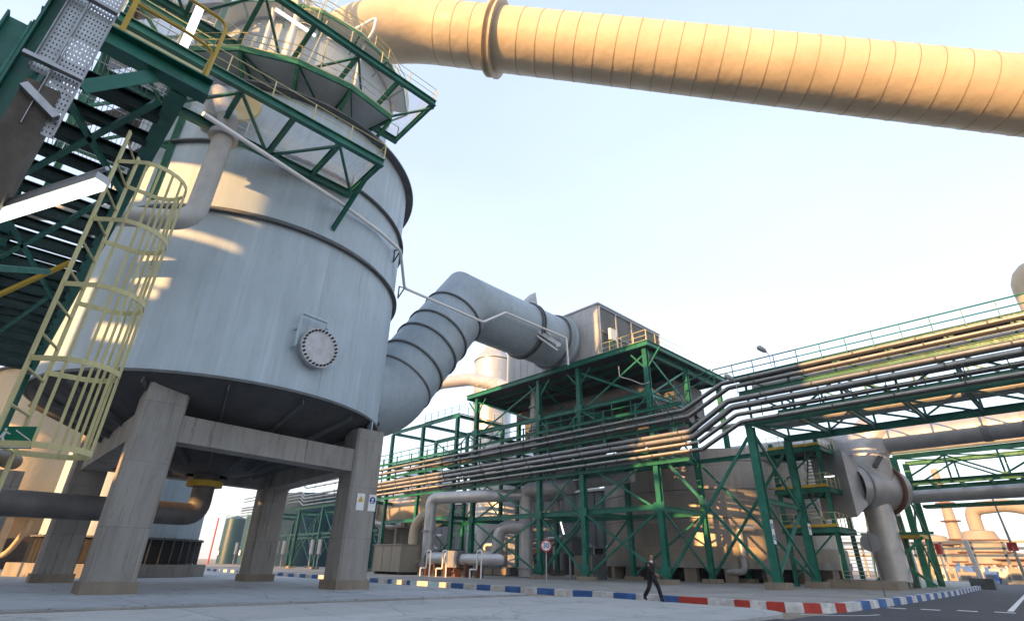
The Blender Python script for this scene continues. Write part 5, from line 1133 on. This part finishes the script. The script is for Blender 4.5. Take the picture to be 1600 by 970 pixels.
# ================================================================== FAR PLANT at right and barriers
def far_plant():
    fm = 'beige'
    def P_(px_, py_, Y0): return aY(px_, py_, Y0)
    t = thing('far_stack', 'slim tapering stack rising from the hazy plant in the distance', 'chimney', (P_(1507, 880, 210).x, 210, 0))
    q = P_(1507, 880, 210); part(lambda m: m.tube([(q.x, 210, 0), (q.x, 210, 12), (q.x, 210, 30)], [2.6, 1.6, .9], 20), 'stack', fm, t)
    for z in (10, 15, 20, 26): part(lambda m: m.annulus((q.x, 210, z), (0, 0, 1), 1.0, 2.5, .3, 20), 'ring_platform', 'rust', t)
    for i_, (px_, r_, h_, lab) in enumerate(((1470, 5, 10, 'low cream tank in the distant plant, left of the slim stack'), (1545, 5.5, 11, 'tapering cream tower joined to the curved duct in the distant plant'), (1510, 4, 7, 'small tank at the foot of the distant stack'), (1590, 6, 5.5, 'broad low tank at the right edge of the distant plant'))):
        q = P_(px_, 880, 190); t = thing('far_tank', lab, 'tank', (q.x, 190, 0), 'tanks of the distant plant')
        part(lambda m: m.lathe((q.x, 190, 0), [(r_, 0), (r_*.95, h_*.6), (r_*.7, h_*.85), (r_*.6, h_), (.1, h_+.6)], 32), 'body', fm, t)
        for k in range(3): part(lambda m: m.annulus((q.x, 190, h_*(.3+.25*k)), (0, 0, 1), r_*.6, r_*1.08, .25, 24), 'ring', 'rust', t)
    q = P_(1545, 880, 190)
    o = MB(); o.tube(bend([(q.x, 190, 11), (q.x, 190, 16.5), (q.x+8, 188, 17), (q.x+30, 180, 9)], 2.5), 1.6, 16); tag(o.build('far_duct', fm), 'curved cream duct leaning out of the distant tower to the right edge', 'duct')
    # low clutter of the distant yard: many small units, each its own object
    rs = random.Random(3)
    for k in range(60):
        px_ = 1462+rs.random()*150; Y0 = 105+rs.random()*50; q = P_(px_, 885, Y0); w_ = .7+rs.random()*1.6; h_ = .7+rs.random()*1.5
        t = thing('yard_unit', ('small blue unit with a vent in the distant yard at the right', 'small pale grey unit with a vent in the distant yard at the right', 'small cream unit with a vent in the distant yard at the right', 'small metal unit with a vent in the distant yard at the right')[k % 4], 'equipment', (q.x, Y0, 0), ('blue units in the distant yard', 'pale grey units in the distant yard', 'cream units in the distant yard', 'metal units in the distant yard')[k % 4])
        mt = ('blue', 'pipe_w', 'beige', 'galv')[k % 4]
        part(lambda m: (m.box(q.x-w_/2, q.x+w_/2, Y0, Y0+2, 0, h_), m.cyl((q.x-w_*.3, Y0+1, h_-.01), (q.x-w_*.3, Y0+1, h_+.5), .2, 10)), 'body', mt, t)
        part(lambda m: (m.box(q.x-w_*.35, q.x+w_*.2, Y0-.06, Y0-.01, h_*.3, h_*.7)), 'panel', 'ringm', t)
    t = thing('pipe_trestle', 'long low cream pipe trestle across the distant yard', 'pipe rack', (-20, 150, 0))
    for k in range(16): part(lambda m: m.beam((-60+k*5, 150, 0), (-60+k*5, 150, 7), .4, .4), 'post', fm, t)
    for z in (4.5, 5.8, 7.0): part(lambda m: m.beam((-60, 150, z), (16, 150, z), .4, .45), 'pipe_level', fm, t)
    # barrier poles with red flags/lamps
    for (px_, py_, tx, ty, lab) in ((1600, 893, 1547, 770, 'thin raised barrier pole with a red marker at the right edge'), (1483, 700, 1470, 640, 'thin pole standing behind the bridge chord')):
        if px_ < 1500: continue
        a = aY(px_, py_, 68); b = aY(tx, ty, 68); t = thing('barrier_pole', lab, 'pole', a); part(lambda m: m.tube([V((a.x, a.y, .0)), b], [.14, .06], 10), 'pole', 'pipe_w', t)
        c = a.lerp(b, .3); part(lambda m: m.box(c.x-.4, c.x+.3, c.y-.1, c.y+.1, c.z-.3, c.z+.4), 'red_marker', 'red', t)
    q = aY(1469, 865, 75); t = thing('red_marker_post', 'small post with a red marker beside the far bridge leg', 'post', (q.x, 75, 0)); part(lambda m: m.cyl((q.x, 75, 0), (q.x, 75, q.z), .08, 8), 'post', 'white', t); part(lambda m: m.cyl((q.x, 75, q.z), (q.x, 75, q.z+1), .3, 10), 'marker', 'red', t)
    q = aY(1535, 908, 70); t = thing('concrete_barrier', 'white post on a dark block at the end of the kerb', 'bollard', (q.x, 70, 0)); part(lambda m: m.box(q.x-.9, q.x+.9, 69.5, 70.5, 0, .9), 'block', 'ringm', t); part(lambda m: m.beam((q.x, 70, .9), (q.x-.3, 70, 4.2), .35, .35), 'post', 'white', t)
    o = MB(); q = aY(1594, 428, 60); o.tube(bend([(q.x+8, 60, q.z-.6), (q.x+.3, 60, q.z-.2), (q.x+.4, 60, q.z-5), (q.x+.4, 60, .1)], 1.4), 1.3, 20)
    tag(o.build('right_duct', 'duct'), 'rounded cream duct top peeking in at the right edge', 'duct')
far_plant()
def fillers():
    t = thing('equipment_hall', 'dim grey sheet clad hall closing the view behind the green frames', 'building', (-60, 62, .1))
    hm = paint('hall_sheet', (.12, .135, .15), .5, metal=.2, var=.3, streak=True)
    part(lambda m: m.box(-84, -45, 60, 74, 3.4, 10.5), 'wall', hm, t); part(lambda m: m.box(-83.5, -45.5, 60.6, 73, .1, 3.399), 'ground_shade_block', 'dark', t)  # near-black solid box below the wall paints the shade of a ground floor
    for k in range(9): part(lambda m: m.beam((-83.5+k*4.75, 60.1, .1), (-83.5+k*4.75, 60.1, 10.4), .3, .3), 'column', 'green', t)
    for k in range(20): part(lambda m: m.box(-83+k*1.9, -82.9+k*1.9, 59.93, 59.998, 3.5, 10.4), 'sheet_rib', 'ringm', t)
    part(lambda m: m.box(-84.4, -44.6, 59.6, 74.4, 10.501, 10.8), 'roof', 'galv', t)
    t = thing('brown_shed', 'low brown shed in shade behind the far left concrete legs', 'building', (-90, -12, .1))
    part(lambda m: m.box(-98, -84, -34, 6, .1, 6.6), 'wall', paint('brown_wall', (.09, .065, .05), .8, var=.3), t); part(lambda m: m.box(-98.4, -83.6, -34.4, 6.4, 6.601, 6.9), 'roof', 'pipe_dark', t)
    for k in range(8): part(lambda m: m.box(-83.99, -83.93, -32+k*4.6, -29.8+k*4.6, .1, 4.2), 'door', 'dark', t)
    # dense small process units between the columns at ground level
    rs = random.Random(11)
    for k in range(26):
        x = -76+k*2.1+rs.uniform(-.5, .5); y = 49.5+rs.random()*7; kd = k % 3; h_ = 1.4+rs.random()*2.6
        t = thing(('small_vessel', 'bent_pipe', 'cabinet')[kd], ('small upright grey vessel among the dim equipment behind the green columns', 'silver cranked pipe with a flange among the dim equipment behind the columns', 'dark cabinet with a door among the dim equipment behind the columns')[kd], ('vessel', 'pipe', 'cabinet')[kd], (x, y, .2), ('small vessels behind the columns', 'cranked pipes behind the columns', 'dark cabinets behind the columns')[kd])
        mt = ('pipe', 'alu', 'pipe_dark')[kd]
        if kd == 0: part(lambda m: m.lathe((x, y, 0), [(.1, .5), (.8, .8), (.8, h_+1), (.1, h_+1.5)], 20), 'vessel', mt, t); part(lambda m: m.box(x-.6, x+.6, y-.6, y+.6, .15, .7), 'foot', 'concb', t)
        elif kd == 1: part(lambda m: m.tube(bend([(x-1.2, y, 1.1), (x+.4, y, 1.1), (x+.4, y, h_+2.2), (x+1.6, y+.6, h_+2.2)], .5), .28, 12), 'pipe_run', mt, t); part(lambda m: m.annulus((x+.4, y, 2.3), (0, 0, 1), .26, .42, .12, 16), 'flange', 'pipe', t)
        else: part(lambda m: m.box(x-.8, x+.8, y-.5, y+.5, .5, h_), 'cabinet', mt, t); part(lambda m: m.box(x-.9, x+.9, y-.6, y+.6, .15, .49), 'foot', 'concb', t); part(lambda m: m.box(x-.5, x+.5, y-.53, y-.505, h_*.45, h_*.8), 'door', 'ringm', t)
fillers()

# ================================================================== unseen walls added behind the viewer, shaped to throw the long evening shade
def shade_walls():
    t = thing('shade_screen', 'tall grey screen added unseen behind the viewer to shade the yard', 'building', (-12, -34, 0))
    def wall_with_holes(m, x0, x1, z0, z1, holes, y0=-36, y1=-30):
        xs = sorted({x0, x1, *[h[0] for h in holes], *[h[1] for h in holes]}); zs = sorted({z0, z1, *[h[2] for h in holes], *[h[3] for h in holes]})
        for a, b in zip(xs, xs[1:]):
            for c_, d in zip(zs, zs[1:]):
                mx, mz = (a+b)/2, (c_+d)/2
                if any(h[0] < mx < h[1] and h[2] < mz < h[3] for h in holes): continue
                m.box(a, b, y0, y1, c_, d)
    holes = [(-30, -19.6, 24.8, 27.2), (-22.2, -19.8, 23.0, 23.5), (-22.6, -21.3, 20.3, 21.8), (-22.2, -21.5, 19.7, 20.2), (-23.4, -21.8, 17.5, 18.3), (-31, -24.5, 16.5, 20.5), (-17, -11.6, 24.9, 28.0), (-17, -11.6, 22.4, 24.3), (-37.5, -29.7, 15.3, 19.2), (-29, -22, 12.5, 13.5), (-43, -39, 8.5, 17)]  # openings shaped to drop sun patches on tower, tank, pumps and kerb
    part(lambda m: wall_with_holes(m, -43, 30, 0, 28.0, holes, -31.3, -31), 'wall', 'beige', t)
    part(lambda m: wall_with_holes(m, -43, -2.7, 28.002, 34.0, [(-18.8, -17.2, 28.5, 31)], -31.3, -31), 'upper_wall', 'beige', t)
    part(lambda m: m.box(-2.69, 30, -31.3, -31, 28.002, 29.2), 'screen_top', 'beige', t)
    part(lambda m: (m.box(-112, -43.01, -31.3, -31, 18, 22.5), m.box(-112, -60, -31.3, -31, 22.501, 30.999), m.box(-112, -43.01, -31.3, -31, 31, 43)), 'shade_panel', 'beige', t)  # unseen panels added to keep the left vessels and teal tanks shaded
    for x in (-111.8, -95, -77.8, -60, -43.4): part(lambda m: m.box(x-.2, x+.2, -31.8, -31.31, 0, 43), 'shade_post', 'green', t)
    part(lambda m: (m.box(-30, 30.2, -58, -34.01, 0, 9)), 'rear_block', 'beige', t)
    for x in (-30, -18, -8, 2, 12): part(lambda m: m.box(x, x+.5, -30.99, -30.6, 0, 10), 'screen_rib', 'green', t)
    t2 = thing('low_shade_block', 'low grey shade block added unseen on the left behind the viewer', 'building', (-70, -34, 0))  # added with the other unseen shade casters
    part(lambda m: m.box(-100, -58, -40, -32, 0, 11), 'wall', 'beige', t2); part(lambda m: m.box(-100.5, -57.5, -40.5, -31.5, 11.01, 11.4), 'roof', 'galv', t2)
shade_walls()
# ================================================================== thin warm evening haze that fades the distant plant
def haze():
    m, t, b = new_mat('haze'); t.nodes.remove(b); out = [n for n in t.nodes if n.type == 'OUTPUT_MATERIAL'][0]
    pv = t.nodes.new('ShaderNodeVolumePrincipled'); pv.inputs['Color'].default_value = (.95, .95, .97, 1); pv.inputs['Density'].default_value = .0004; pv.inputs['Anisotropy'].default_value = .2
    lk(t, pv.outputs[0], out.inputs['Volume'])
    mb = MB(); mb.box(-1610, 1610, -1610, 1610, -1.3, 56); o = mb.build('haze', m); o['kind'] = 'stuff'; o['label'] = 'thin pale evening haze over the whole plant'
haze()
